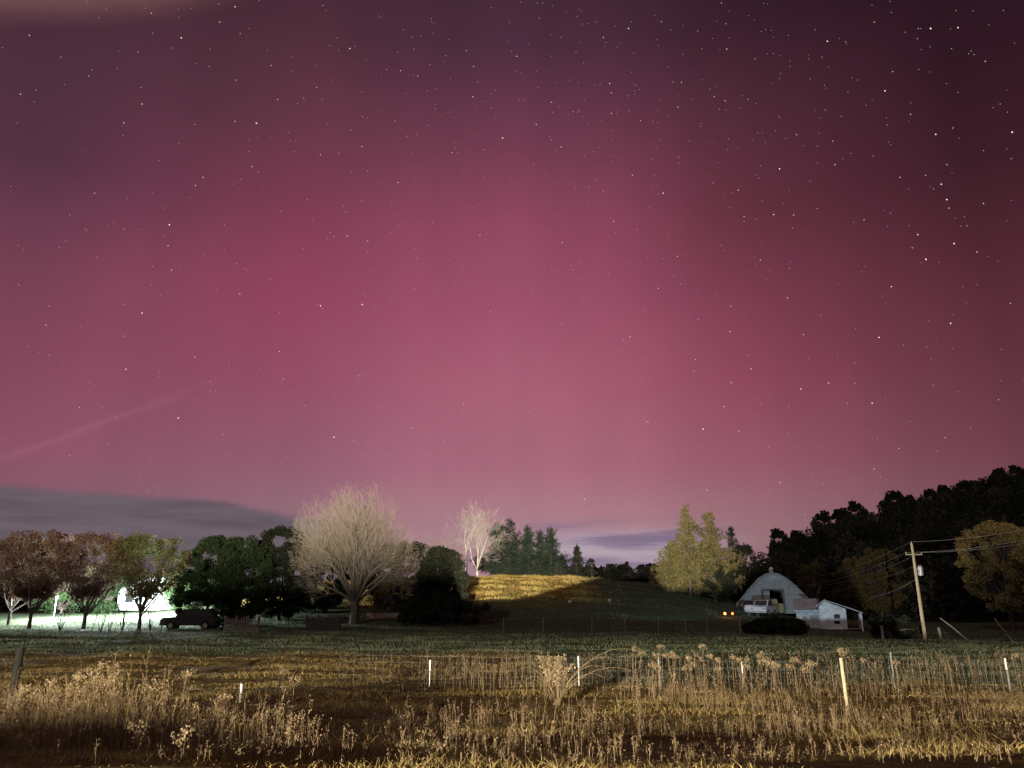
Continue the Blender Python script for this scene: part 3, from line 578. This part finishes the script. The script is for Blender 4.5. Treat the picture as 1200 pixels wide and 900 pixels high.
# hay-coloured tufts on the hill
n_ = 90000; xy = np.column_stack([rg.uniform(-32, 30, n_), rg.uniform(86, 122, n_)])
cl = waves(xy[:, 0]*.7, xy[:, 1]*1.5, 1.2, 61)+.4*waves(xy[:, 0], xy[:, 1], 3., 62)
h = (.07+.35*np.clip(cl+.1, 0, 1.))*rg.uniform(.6, 1.3, n_); w = np.full(n_, .07)
hm = xy[:, 0]+1.5*rg.normal(size=len(xy)) < 9.5  # colour split follows the lit edge; green stands in for the shaded side
link('hill_grass', quadmesh('hill_grass', blades(xy[~hm], h[~hm]*.6, w[~hm], rg, .6)), M['green'], label='hill grass coloured dull green for its shaded right side', cat='grass', kind='stuff')
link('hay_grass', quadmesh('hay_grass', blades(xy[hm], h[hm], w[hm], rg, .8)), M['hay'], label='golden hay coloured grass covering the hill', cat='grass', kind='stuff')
# tall dry weeds
def weeds(xy, hh, rg, plume_n=8, psize=.03, twigs=5):
    n = len(xy); base = np.column_stack([xy, gz(xy[:, 0], xy[:, 1])-.03]); lean = rg.normal(size=(n, 2))*.11*hh[:, None]
    tip = base+np.column_stack([lean, hh]); r = .0025+xy[:, 1]*.00018
    d = np.stack([r, np.zeros(n), np.zeros(n)], 1); e = np.stack([np.zeros(n), r, np.zeros(n)], 1)
    st_ = [np.stack([base-d, base+d, tip+d*.4, tip-d*.4], 1), np.stack([base-e, base+e, tip+e*.4, tip-e*.4], 1)]
    k = np.repeat(np.arange(n), twigs); u = rg.uniform(.4, 1., n*twigs); a = base[k]+(tip-base)[k]*u[:, None]; th = rg.uniform(0, 6.283, n*twigs)
    L = hh[k]*.16*(1.25-u); b_ = a+np.stack([np.cos(th)*L, np.sin(th)*L, L*1.8], 1)
    st_.append(np.stack([a-d[k]*.6, a+d[k]*.6, b_+d[k]*.3, b_-d[k]*.3], 1))
    kk = np.repeat(np.arange(n*twigs), plume_n//2); pc = b_[kk]+rg.normal(size=(len(kk), 3))*[.022, .022, .035]
    k2 = np.repeat(np.arange(n), plume_n); u2 = rg.uniform(.82, 1.04, len(k2)); pc2 = base[k2]+(tip-base)[k2]*u2[:, None]+rg.normal(size=(len(k2), 3))*[.025, .025, .02]
    pq = leaves(np.concatenate([pc, pc2]), psize*rg.uniform(.6, 1.5, len(pc)+len(pc2)), 1.5, .5, rg)
    return np.concatenate(st_), pq
def weed_field(name, xy, hh, seed, label, plume_n=8, psize=.03, pm='plume', twigs=5):
    rg = np.random.default_rng(seed); s_, p_ = weeds(xy, hh, rg, plume_n, psize, twigs)
    me = quadmesh(name, np.concatenate([s_, p_]), mats=np.concatenate([np.zeros(len(s_)), np.ones(len(p_))]))
    return link(name, me, [M['weed'], M[pm]], label=label, cat='weeds', kind='stuff')
rg = np.random.default_rng(33)
xy = frustum_pts(5200, 12.2, 17.0, rg, 1.0); xy = xy[(xy[:, 0] < -1.5-.25*(xy[:, 1]-14)+1.2*rg.normal(size=len(xy))) & (patchy(xy, 1.0, 71, -.15))]
hh = (.98+.38*waves(xy[:, 0], xy[:, 1], 1.3, 72))*rg.uniform(.5, 1.2, len(xy))*np.interp(xy[:, 0], [-9, -5.5, -3.5, -1.5, 6], [1.0, .95, .7, .55, .5])
hh = np.where(rg.uniform(size=len(xy)) < .12, hh*1.15, hh*.85)
weed_field('tall_weeds', xy, hh, 34, 'dense brown bed of tall dry weeds along the bottom left', 4, .020, 'weed', 3)
xy = frustum_pts(8500, 14.0, 25.5, rg, 1.0); dens = np.interp(xy[:, 0], [-8, -4, 1, 4, 12], [0, .25, .35, .7, .6])*np.where((xy[:, 1] > 19.5) & (xy[:, 0] < 1), .25, 1)
xy = xy[(rg.uniform(size=len(xy)) < dens) & patchy(xy, 1.1, 75, -.15)]
hh = (.8+.5*waves(xy[:, 0], xy[:, 1], 1.2, 77))*rg.uniform(.25, .85, len(xy))*np.interp(xy[:, 0], [-7, -2, 3, 8, 14], [.7, .75, 1.05, .85, .6])
weed_field('field_weeds', xy, hh, 35, 'thin brown weeds standing in front of the wire fence', 4, .018, 'weed', 3)
xy = frustum_pts(900, 24.5, 31.0, rg, 1.0); xy = xy[xy[:, 0] > -3]
hh = rg.uniform(.5, 1.15, len(xy)); weed_field('fence_weeds', xy, hh, 36, 'pale dry stalks growing along the wire fence', 4, .022, 'plume', 3)
xy = frustum_pts(1500, 9.6, 14.5, rg, 1.0); xy = xy[patchy(xy, 1.3, 79, -.1)]; hh = rg.uniform(.1, .34, len(xy)); weed_field('verge_weeds', xy, hh, 37, 'short reddish brown weeds on the near verge', 4, .012, 'weed', 4)

def plume_plant(loc, H, seed, label, nst=3, group=None, mat='plume', spread=.16, ps=.036, name='goldenrod_plant'):
    rg = np.random.default_rng(seed); t = empty(name, loc, 0, label=label, cat='weed', group=group); segs = []; pc = []
    for k in range(nst):
        a = rg.uniform(0, 6.28); h_ = H*rg.uniform(.72, 1.) if k else H; d = np.array([math.cos(a), math.sin(a), 0])*spread*h_*(k > 0)
        P = [np.array([0, 0, -.05]), d*.3+[0, 0, h_*.5], d*.8+[0, 0, h_*.85], d*1.4+[0, 0, h_]]
        segs += poly_tube(P, .010, .005)
        for q in range(9):
            u = rg.uniform(.0, 1); p0 = P[2]+(P[3]-P[2])*u; th = rg.uniform(0, 6.28); L = .10*(1.25-u)
            p1 = p0+[math.cos(th)*L, math.sin(th)*L, L*1.2]; segs.append((p0, p1, .004, .003)); pc.append(p1[None]+rg.normal(size=(8, 3))*[.022, .022, .035])
        for q in range(7):
            u = rg.uniform(.15, .8); p0 = P[0]*(1-u)+P[2]*u; th = rg.uniform(0, 6.28); pc.append((p0+[math.cos(th)*.05, math.sin(th)*.05, 0])[None]+rg.normal(size=(2, 3))*.03)
    pc = np.concatenate(pc)
    link('stem', tubes('stem', segs, 4), M['weed'], t); link('plume', quadmesh('plume', leaves(pc, ps*rg.uniform(.5, 1.2, len(pc)), 1.4, .4, rg)), M[mat], t); return t
PGp = 'tall pale plumed weeds in front of the wire fence'
# (pixel, distance, height) of the plumes that stand clear of the rest
pl = [(744,760,24,2),(773,757,24,2),(788,766,23.5,3),(764,780,23,2),(808,772,23,3),(823,757,24,4),(840,774,24,2),(868,773,23,3),(892,768,24,3),(858,770,25,1),(905,779,23,3),(931,774,24,2),(948,778,23,3),(986,762,23,2),(1010,775,25,1),(1049,777,25,1),(1190,768,24,1)]
labs = ['pale plumed weed, first one right of the arching grass clump, flat topped', 'single tall pale plume second to the right of the arching clump']
for i, (px, py, Y, nst) in enumerate(pl):
    p = on(px, Y, py); H_ = at(px, py, Y).z-p.z
    plume_plant(p, H_, 100+i, 'tall pale plumed weed standing above the wire fence on the right half', nst, PGp)
lp = [(122,778,15.5,3),(60,800,15,3),(95,793,14.6,3),(135,792,15,3),(186,800,14.8,3),(220,788,15.6,3),(30,808,14.6,3),(330,785,19,3),(345,797,17,2),(158,862,11.6,2),(215,882,11.0,2),(128,806,14.6,2),(262,820,14,2)]
for i, (px, py, Y, nst) in enumerate(lp):
    p = on(px, Y, py); H_ = max(.35, at(px, py, Y).z-p.z)
    plume_plant(p, H_, 140+i, 'fluffy brown plumed weed rising from the weed bed at bottom left', nst, 'fluffy plumed weeds in the bottom left bed', 'plume', .17, .032)
# the arching clump
def arch_clump(loc):
    t = empty('grass_clump', loc, 0, label='pale clump of tall grass with long thin blades arching over', cat='grass clump'); rg = np.random.default_rng(9)
    segs = []; pc = []
    for k in range(26):
        a = rg.uniform(0, 6.28); H_ = rg.uniform(.75, 1.25); d = np.array([math.cos(a), math.sin(a)*.6, 0])*rg.uniform(.05, .4)
        P = [d*.2, d*.6+[0, 0, H_*.55], d*1.0+[0, 0, H_*.9], d*1.35+[0, 0, H_*rg.uniform(.9, 1.02)]]
        segs += poly_tube(P, .011, .006)
        for q in range(8):
            u = rg.uniform(0, 1); c_ = P[2]*(1-u)+P[3]*u if rg.uniform() < .5 else P[1]*(1-u)+P[2]*u; pc.append(c_[None]+rg.normal(size=(7, 3))*[.035, .035, .045])
    link('stem', tubes('stem', segs, 4), M['weed'], t)
    sg = []
    for sx_, L, H_ in ((1, 2.4, 1.42), (1, 1.7, 1.2), (1, 1.35, 1.0), (-1, 1.1, .95), (1, 1.2, .8), (1, 2.0, .95), (-1, .8, .7)):
        P = [np.array([sx_*L*u, .25*math.sin(L*9)*u, max(.02, H_*math.sin(min(1, u*.72+.0)*math.pi*.92)**.7)]) for u in np.linspace(0.01, 1, 14)]
        sg += poly_tube(P, .009, .004)
    link('arching_blades', tubes('arching_blades', sg, 4), M['plume'], t)
    pc = np.concatenate(pc); link('plume', quadmesh('plume', leaves(pc, .05*rg.uniform(.5, 1.2, len(pc)), 1.5, .4, rg)), M['plume'], t)
p = on(652, 22); arch_clump(p)

# ------------------------------------------------------------------ fences, posts
def post_mb(h, r, seg=8, taper=.92, lean=(0, 0)):
    b_ = MB(); b_.cyl((0, 0, h/2-.15), r, h+.3, seg=seg, r2=r*taper)
    for v in b_.bm.verts: v.co.x += lean[0]*(v.co.z)/h; v.co.y += lean[1]*v.co.z/h
    return b_
# near wire fence
FY = lambda px: 26.5+(px-700)*-.0022
f = empty('wire_fence', on(700, 26.5), 0, label='woven wire fence crossing the near field with short white posts', cat='fence')
f0 = f.location
def fp(px, z=0.): q = on(px, FY(px)); return np.array([q.x-f0.x, q.y-f0.y, q.z-f0.z+z])
segs = []; rj = random.Random(2); pxs = np.arange(400, 1260, 8.5)
for px in pxs: segs.append((fp(px, .02), fp(px+rj.uniform(-1.2, 1.2), .93*rj.uniform(.94, 1.04)), .0042, .0042))
for z in (.12, .3, .5, .72, .93):
    for a, b_ in zip(pxs[:-1:2], pxs[2::2]): segs.append((fp(a, z), fp(b_, z), .002, .002))
link('wire_mesh', tubes('wire_mesh', segs, 4, False), M['wire'], f)
for px, hh_ in ((505, .85), (677, .98), (866, .98), (1172, 1.0)):
    b_ = MB(); b_.box(-.022, .022, -.022, .022, hh_-.36, hh_-.02, .006); q = b_.build('white_post_cap', M['white'], f); q.location = fp(px)
    b_ = MB(); b_.box(-.018, .018, -.018, .018, -.2, hh_-.38); q = b_.build('post', M['steel'], f); q.location = fp(px)
for px in (770, 1040):
    b_ = MB(); b_.box(-.018, .018, -.018, .018, -.2, 1.05, .004); q = b_.build('post', M['steel'], f); q.location = fp(px)
b_ = post_mb(1.36, .045, lean=(-.03, 0)); b_.build('wooden_post', M['wood'], loc=on(983, 20.5), label='pale wooden post leaning left near the lower right field', cat='post')
b_ = post_mb(1.42, .105, 12, lean=(.02, 0)); b_.build('wooden_post', M['dark_post'], loc=on(27, 21.5), label='thick dark wooden post at the left edge of the field', cat='post')
b_ = MB(); b_.box(-.03, .03, -.03, .03, -.1, .50, .008); b_.build('white_post', M['white'], loc=on(289, 23), label='small white post in the golden grass on the left', cat='post')
# far row of posts below the hill
f = empty('far_fence', on(700, 63), 0, label='row of thin grey posts with wires at the foot of the dark hill', cat='fence'); f0 = f.location
def fq(px, z=0.): q = on(px, 63); return np.array([q.x-f0.x, q.y-f0.y, q.z-f0.z+z])
PX = [590, 637, 694, 733, 772, 804, 829, 868]
for px in PX: q = post_mb(1.15, .055).build('post', M['greywood'], f); q.location = fq(px)
segs = [(fq(a, z), fq(b_, z), .006, .006) for a, b_ in zip(PX[:-1], PX[1:]) for z in (.4, .75, 1.05)]
link('wire', tubes('wire', segs, 4), M['wire'], f)
# pale picket panel right of the dark car, old board fence, low wall
def pickets(px0, px1, Y, h, w, gap, mat, name, label, cat='fence'):
    a = on(px0, Y); b_ = on(px1, Y); t = empty(name, a, 0, label=label, cat=cat); rd = random.Random(px0); x = 0; mb = MB()
    while x < b_.x-a.x:
        hh_ = h*rd.uniform(.85, 1.08); z = G(a.x+x, Y)-a.z; mb.box(x, x+w, 0, .03, z+.03, z+hh_); x += w+gap
    mb.build('pickets', mat, t)
    MB().box(0, b_.x-a.x, .032, .07, .25, .33).box(0, b_.x-a.x, .032, .07, h*.7, h*.7+.08).build('rail', mat, t)
    mb = MB()
    for x in np.linspace(0, b_.x-a.x, 4): mb.box(x-.06, x+.06, .072, .19, -.2, h*1.1)
    mb.build('posts', mat, t)
pickets(262, 302, 62, 1.15, .10, .08, M['greywood'], 'picket_fence', 'faded grey picket fence right of the dark parked car')
pickets(358, 398, 66, 1.2, .2, .02, M['darkwood'], 'board_fence', 'dark board fence panel left of the large bare tree trunk')
a = on(428, 79); b_ = on(505, 79); MB().box(0, b_.x-a.x, 0, .4, -.3, .62, .05).build('low_wall', M['stone'], loc=a, label='low pale stone wall right of the large bare tree trunk', cat='wall')
# right: short posts and leaning sticks by the utility pole
post_mb(1.25, .12, 10).build('stump_post', M['greywood'], loc=on(1034, 70), label='short thick grey post left of the utility pole', cat='post')
post_mb(1.25, .12, 10, lean=(-.12, 0)).build('stump_post', M['greywood'], loc=on(1102, 68), label='short thick grey post right of the utility pole', cat='post')
link('leaning_pole', tubes('leaning_pole', poly_tube([(0,0,-.1),(-1.2,.2,1.1),(-2.0,.3,1.8)], .05, .035), 6), M['greywood'], loc=on(1138, 60), label='thin grey pole leaning left at the edge of the right woods', cat='pole')
link('leaning_pole', tubes('leaning_pole', poly_tube([(0,0,-.1),(-.7,.2,1.1),(-1.0,.3,1.7)], .05, .035), 6), M['greywood'], loc=on(1188, 56), label='thin grey pole leaning left, nearest the right edge', cat='pole')
# saplings on the lawn between the pears
def shoots(px, Y, n_, H_, seed, label, sp=.45):
    rd = random.Random(seed); segs = []
    for k in range(n_):
        a = rd.uniform(0, 6.28); s_ = rd.uniform(0, sp)
        branches((0, 0, 0), (math.cos(a)*s_, math.sin(a)*s_, 1), H_*rd.uniform(.7, 1), .028, 1, 3, .3, .05, .45, .05, rd, None, segs, [], 3)
    link('leafless_shrub', tubes('leafless_shrub', segs, 4), M['bark'], loc=on(px, Y), label=label, cat='shrub')
shoots(70, 62, 9, 2.0, 1, 'leafless shrub with fanned stems left of the middle pear tree')
shoots(106, 61, 1, 6.5, 2, 'tall thin leafless sapling leaning between the pear trees', .2)
shoots(118, 61, 5, 1.7, 3, 'small leafless shrub just right of the tall sapling')
shoots(128, 61, 3, 2.6, 4, 'slender leafless shoots midway between the two right pear trees')
shoots(143, 60, 7, 2.1, 5, 'leafless shrub with fanned stems left of the right pear trunk')
shoots(176, 61, 7, 2.0, 6, 'leafless shrub right of the rightmost pear trunk', .5)
shoots(188, 60, 3, 1.3, 7, 'short leafless shoots in front of the dark parked car')

# ------------------------------------------------------------------ utility pole and wires
p = on(1083, 71); top = at(1066, 637, 71)
H_ = top.z-p.z; up_ = empty('utility_pole', p, 0, label='wooden utility pole with grey transformer and wires', cat='utility pole')
link('pole', tubes('pole', poly_tube([(0,0,-.4),(0,0,H_*.5),(0,0,H_)], .16, .10), 12), M['wood'], up_)
MB().box(-.75, .75, -.2, -.12, H_-1.03, H_-.94, .01).build('crossarm', M['wood'], up_)
for x in (-.7, .7): q = MB().cyl((x, -.155, H_-.85), .045, .15, r2=.025).build('insulator', M['ceramic'], up_)
MB().cyl((0, 0, H_+.08), .045, .18, r2=.025).build('insulator', M['ceramic'], up_)
tr = MB().cyl((.38, -.12, H_-2.45), .22, .75, seg=20).cyl((.38, -.12, H_-2.06), .24, .05, seg=20, r2=.2).box(.1, .25, -.16, -.08, H_-2.3, H_-2.2).box(.1, .25, -.16, -.08, H_-2.7, H_-2.6).build('transformer', M['steel'], up_)
MB().cyl((.3, -.12, H_-2.0), .035, .16).cyl((.46, -.12, H_-2.0), .035, .16).build('bushing', M['ceramic'], tr)
def wirepts(a, b, sag, n_=22):
    a = Vector(a); b = Vector(b); return [a.lerp(b, i/n_)-Vector((0, 0, sag*4*(i/n_)*(1-i/n_))) for i in range(n_+1)]
T = p+Vector((0, 0, H_)); L2 = at(878, 662, 165); R2 = at(1300, 598, 62)
wires = [(T+Vector((0,0,.15)), L2, 2.9, R2, .5), (T+Vector((-.7,-.15,-.8)), L2+Vector((-1,0,-1.2)), 2.9, R2+Vector((-.9,0,-.9)), .55), (T+Vector((.7,-.15,-.8)), L2+Vector((1,0,-1.2)), 3.0, R2+Vector((.9,0,-.9)), .55), (T+Vector((0,0,-2.0)), L2+Vector((0,0,-3.)), 2.6, None, 0)]
segs = []
for a, b_, s1, c_, s2 in wires:
    segs += poly_tube(wirepts(a-p, b_-p, s1), .011)
    if c_ is not None: segs += poly_tube(wirepts(a-p, c_-p, s2), .013)
segs += poly_tube(wirepts((0, 0, H_-3.1), at(1020, 700, 84)-p, .25), .02)
link('wire', tubes('wire', segs, 4), M['wire'], up_)
# second pole, far back in the woods, that carries the other wire ends
q = Vector((L2.x, 165, G(L2.x, 165))); pp = empty('utility_pole', q, 0, label='distant utility pole lost in the dark behind the barn', cat='utility pole')
link('pole', tubes('pole', poly_tube([(0,0,-.4),(0,0,L2.z-q.z+.2)], .17, .11), 10), M['darkwood'], pp); MB().box(-1.2, 1.2, -.2, -.11, L2.z-q.z-1.35, L2.z-q.z-1.2).build('crossarm', M['darkwood'], pp)

# ------------------------------------------------------------------ barn and shed
def barn():
    Yb = 96; p = on(911, Yb); W2 = 4.3; Ht = 4.75; L = 15; t = empty('arched_barn', p, R(-17), label='grey gothic arched barn with dark open doorway', cat='barn')
    prof = []
    for i in range(17):
        u = i/16; x = -W2+u*W2; prof.append((x, float(np.interp(x*3.95/4.3, [-3.95, -3.2, -2.3, -1.5, -.7, 0], [1.15, 2.05, 3.2, 4.05, 4.6, 4.75]))))
    prof = [(-W2, 0), *prof, *[(-x, z) for x, z in prof[-2::-1]], (W2, 0)]
    # gable wall with a door hole: built of strips
    zt = lambda x: float(np.interp(abs(x), [-a for a, _ in prof[1:18]][::-1], [b for _, b in prof[1:18]][::-1]))
    mb = MB(); dx0, dx1, dz = -1.25, 1.0, 2.75; bw = .22; x = -W2
    while x < W2-.01:
        x2 = min(W2, x+bw)
        z0 = dz if (x2 > dx0+.01 and x < dx1-.01) else 0
        a0, a1 = zt(x), zt(x2)
        if (-3.85 < x and x2 < -2.35): mb.prism([(x+.006, 0), (x2-.006, 0), (x2-.006, .75), (x+.006, .75)], 0, .1); z0 = 1.5
        if (2.2 < x and x2 < 3.9): mb.prism([(x+.006, 0), (x2-.006, 0), (x2-.006, 1.0), (x+.006, 1.0)], 0, .1); z0 = 1.55
        mb.prism([(x+.006, z0), (x2-.006, z0), (x2-.006, a1-.03), (x+.006, a0-.03)], 0, .1); x = x2
    mb.build('gable_wall', M['barnwall'], t)
    mb = MB(); mb.box(dx0-.14, dx0, -.05, -.003, 0, dz+.14).box(dx1, dx1+.14, -.05, -.003, 0, dz+.14).box(dx0+.002, dx1-.002, -.05, -.003, dz, dz+.14); mb.build('door_frame', M['greywood'], t)
    MB().box(dx0+.05, dx0+.75, .15, .2, 0, dz-.05).build('door', M['barnwall'], t)
    for x0, x1, z0, z1 in ((-3.8, -2.4, .78, 1.48), (2.25, 3.8, 1.03, 1.52)):
        MB().box(x0-.06, x1+.06, .11, .14, z0-.06, z1+.06).build('window', M['glass'], t)
    # roof shell
    V = []; n_ = len(prof)
    for k, y in enumerate((-.25, L)):
        V += [(x*1.03, y, z+(.05 if i not in (0, n_-1) else 0)) for i, (x, z) in enumerate(prof)]
    for k, y in enumerate((-.25, L)): V += [(x*.985, y, max(0, z-.04)) for x, z in prof]
    F_ = [(i, i+1, n_+i+1, n_+i) for i in range(n_-1)]+[(2*n_+i+1, 2*n_+i, 3*n_+i, 3*n_+i+1) for i in range(n_-1)]
    F_ += [(i+1, i, 2*n_+i, 2*n_+i+1) for i in range(n_-1)]+[(n_+i, n_+i+1, 3*n_+i+1, 3*n_+i) for i in range(n_-1)]
    rf = link('roof', idxmesh('roof', V, F_), M['rust'], t)
    for y in (2.5, 6.5): MB().cyl((0, y, Ht+.3), .22, .6).cyl((0, y, Ht+.7), .32, .25, r2=.05).build('roof_vent', M['tin'], rf)
    MB().prism(prof, L-.3, L-.2).build('back_wall', M['barnwall'], t)
    MB().box(-W2+.1, W2-.1, .3, L-.4, 0.0, .02).build('floor', M['black'], t)
    MB().box(-.5, .35, .7, 1.1, 0.02, 1.7, .1).box(.4, 1.0, 1.3, 1.9, .02, 1.2, .1).build('hay_stack', M['wood'], t)
    return p
bp_ = barn()
def shed():
    Y = 84; a = at(938, 745, Y); b_ = at(1010, 748, Y); p = Vector(((a.x+b_.x)/2, Y, G((a.x+b_.x)/2, Y)))
    t = empty('tin_shed', p, R(-20), label='low pale tin roofed shed with open lean-to on its right', cat='shed')
    # block with roof sloping to the viewer (left), gable block (middle), lean-to (right)
    x0, x1, x2, x3 = -3.2, -.9, 1.7, 3.1
    MB().prism([(0, 0), (5, 0), (5, 3.0), (0, 1.9)], x0, x1, 'x').build('left_wall', M['barnwall'], t)
    mb = MB(); mb.prism([(-.4, 1.83), (5.2, 3.1), (5.2, 3.16), (-.4, 1.89)], x0-.25, x1-.003, 'x')
    for k in range(9): mb.prism([(-.4, 1.893), (5.2, 3.163), (5.2, 3.19), (-.4, 1.92)], x0-.2+k*.33, x0-.16+k*.33, 'x')
    mb.build('left_roof', M['tin'], t)
    xm = (x1+x2)/2-.7
    MB().prism([(x1, 0), (x2, 0), (x2, 2.05), (xm, 2.85), (x1, 2.3)], -.2, 5).build('gable_wall', M['shedwall'], t)
    mb = MB(); mb.prism([(x1-.3, 2.2), (xm, 2.9), (x3+.2, 1.62), (x3+.2, 1.70), (xm, 2.98), (x1-.3, 2.28)], -.5, 5.2); mb.build('gable_roof', M['tin'], t)
    mb = MB(); mb.box(x1+1.4, x1+1.95, -.24, -.203, 1.1, 1.5).build('window', M['glass'], t)
    MB().box(x1+1.35, x1+1.9, -.24, -.203, .55, .85).build('vent_opening', M['black'], t)
    for y in (-.35, 2.3, 4.8): MB().box(x3-.06, x3+.06, y-.06, y+.06, -.2, 1.6).build('post', M['white'], t)
    MB().box(x2, x3+.1, -.4, 4.9, .02, .1).build('sill', M['greywood'], t)
    MB().box(x0+.6, x0+1.0, -.03, -.003, .3, 1.3).box(x0+1.3, x0+2.2, -.03, -.003, .9, 1.4).build('patch_boards', M['greywood'], t)
shed()
# ------------------------------------------------------------------ vehicles
def wheel(t, x, y, r=.34, w=.22):
    wh = MB().cyl((x, y, r), r, w, 'y', 20).build('wheel', M['tyre'], t)
    MB().cyl((x, y+(-.5*w-.006 if y < 0 else .5*w+.006), r), r*.58, .02, 'y', 14).build('rim', M['steel'], wh)
def car(loc, rz, paint, label, pickup=False, cat='car', name='parked_car'):
    t = empty(name, loc, rz, label=label, cat=cat); L = 4.7; w = .88
    body = [(-2.3,.35),(-2.33,.75),(-2.2,.98),(-1.1,1.06),(2.2,1.08),(2.32,.95),(2.33,.45),(2.2,.35),(1.88,.35),(1.8,.62),(1.55,.75),(1.25,.72),(1.05,.35),(-1.0,.35),(-1.15,.68),(-1.42,.76),(-1.7,.68),(-1.85,.35)]
    MB().prism(body, -w, w, bevel=.04).build('body', paint, t)
    if pickup: cab = [(-1.15,1.05),(-.55,1.72),(.45,1.74),(.62,1.05)]
    else: cab = [(-1.2,1.05),(-.55,1.70),(1.75,1.74),(2.2,1.06)]
    MB().prism(cab, -w*.86, w*.86, bevel=.05).build('cabin', paint, t)
    g = [(-.98,1.12),(-.50,1.6),(.35,1.62),(.48,1.12)] if pickup else [(-1.0,1.12),(-.50,1.6),(1.6,1.62),(1.92,1.12)]
    for s_ in (-1, 1): MB().prism(g, s_*w*.862, s_*w*.875).build('side_window', M['glass'], t)
    MB().prism([(-1.16,1.12),(-1.14,1.12),(-.62,1.66),(-.64,1.68)], -w*.75, w*.75).build('windscreen', M['glass'], t)
    if pickup: MB().box(.75, 2.2, -w*.8, w*.8, 1.082, 1.10).build('truck_bed', M['black'], t)
    for x in (-1.42, 1.45):
        for y in (-w+.08, w-.08): wheel(t, x, y)
    for y in (-.62, .62): MB().box(-2.36, -2.28, y-.18, y+.18, .68, .86, .02).build('headlight', M['ceramic'], t)
    for y in (-.7, .7): MB().box(2.30, 2.36, y-.1, y+.1, .75, .95, .02).build('tail_light', M['rust'], t)
    MB().box(-2.4, -2.33, -w*.9, w*.9, .38, .55, .03).build('bumper', M['steel'], t)
    return t
q = on(222, 71); car(q, R(8), M['darkcar'], 'dark parked car standing beside the bright lawn')
q = on(897, 91); c2 = car(q, R(58), M['whitecar'], 'white pickup truck parked before the barn doorway', True, 'pickup truck', 'pickup_truck')
q = on(884, 90); t = empty('water_tank', q, 0, label='low white tank lying left of the white pickup truck', cat='tank')
MB().cyl((0, 0, .75), .42, 1.5, 'x', 18).ball((-.75, 0, .75), .42, 2, (.5, 1, 1)).ball((.75, 0, .75), .42, 2, (.5, 1, 1)).build('tank', M['whitecar'], t, smooth=True)
for x in (-.5, .5): MB().box(x-.06, x+.06, -.3, .3, -.1, .4).build('leg', M['greywood'], t)
# ------------------------------------------------------------------ white house behind the pears
def house():
    p = on(178, 99); t = empty('white_house', p, R(4), label='long white house brightly lit behind the pear trees', cat='house')
    MB().prism([(-4.6,0),(4.6,0),(4.6,2.5),(0,3.9),(-4.6,2.5)], 0, 7).build('wall', M['white'], t)
    rf = MB().prism([(-4.95,2.44),(0,3.96),(4.95,2.44),(4.95,2.54),(0,4.1),(-4.95,2.54)], -.3, 7.3).build('roof', M['tin'], t)
    MB().box(1.2, 1.7, 3, 3.5, 3.4, 4.6).build('chimney', M['stone'], rf)
    for x in (-3.2, -1.3, 3.0):
        fr = MB().box(x-.5, x+.5, -.06, -.003, .9, 2.0).build('window', M['greywood'], t); MB().box(x-.42, x+.42, -.08, -.063, .98, 1.92).build('pane', M['glass'], fr)
    d = MB().box(.6, 1.5, -.07, -.003, 0, 2.05).build('door', M['greywood'], t); MB().ball((1.38, -.1, 1.0), .04).build('handle', M['steel'], d)
house()
# ------------------------------------------------------------------ lamps that stand in the scene
def yard_light(loc, h, colr, power, label, es=60, rad=.25, lo=None):
    t = empty('yard_light', loc, 0, label=label, cat='lamp')
    link('post', tubes('post', poly_tube([(0,0,-.2),(0,0,h)], .07, .05), 8), M['steel'], t)
    MB().cyl((0, 0, h+.32), .22, .12, r2=.05).build('shade', M['steel'], t)
    MB().ball((0, 0, h+.12), .09, 2).build('bulb', emit('bulb_glow', colr, es), t)
    lamp('bulb_light', Vector(loc)+Vector((0, 0, h+.12)), power, colr, rad, lo=lo)
yard_light(on(163, 86), 2.1, (.82, .95, 1.), 60000, 'bright white yard light behind the pear trees')
yard_light(on(60, 84), 2.1, (.86, .97, 1.), 30000, 'second white yard light on the lawn between the pear trees at the far left')
yard_light(on(900, 71.5), .95, (.62, .84, 1.), 8000, 'added bluish lamp hidden behind the dark bush to light the barn', .3, .2, (-.2, 1.2))  # unseen lamp added to tint the barn front bluish
# small orange lanterns
for px, s_, lab in ((851, 1., 'small glowing orange lantern, the brighter of two under dark pines'), (860, .35, 'small reddish lantern, the fainter of two under dark pines')):
    p = on(px, 86); hz = at(px, 719, 86).z-p.z
    t = empty('lantern', p, 0, label=lab, cat='lantern')
    link('post', tubes('post', poly_tube([(0,0,-.1),(0,0,max(.2, hz-.12))], .04, .04), 6), M['darkwood'], t)
    MB().box(-.14, .14, -.14, .14, hz+.14, hz+.18).box(-.14, .14, -.14, .14, hz-.16, hz-.13).build('frame', M['black'], t)
    MB().cyl((0, 0, hz), .11, .24, seg=10).build('glass_globe', emit('lantern_glow', (1., .20, .04), 9*s_), t)
    lamp('lantern_light', p+Vector((0, -.3, hz)), 14*s_, (1., .3, .08), .1)
# pale stones on the hill
for px, py, lab in ((714, 704, 'pale stone high on the dark hill slope'), (667, 706, 'dull small stone left of the pale one on the dark hill slope'), (716, 677, 'pale stone on the hill crest line')):
    lo = None
    for Y in np.arange(84, 125, .25):
        q = at(px, py, Y)
        if q.z < G(q.x, Y): lo = q; break
    if lo is None: lo = on(px, 104)
    b_ = MB().ball((0, 0, .06), .17, 2, (1.1, .9, .8))
    for v in b_.bm.verts: v.co *= 1+.12*math.sin(v.co.x*17+v.co.z*11)
    b_.build('field_stone', M['stone'], loc=(lo.x, lo.y, G(lo.x, lo.y)), label=lab, cat='stone')
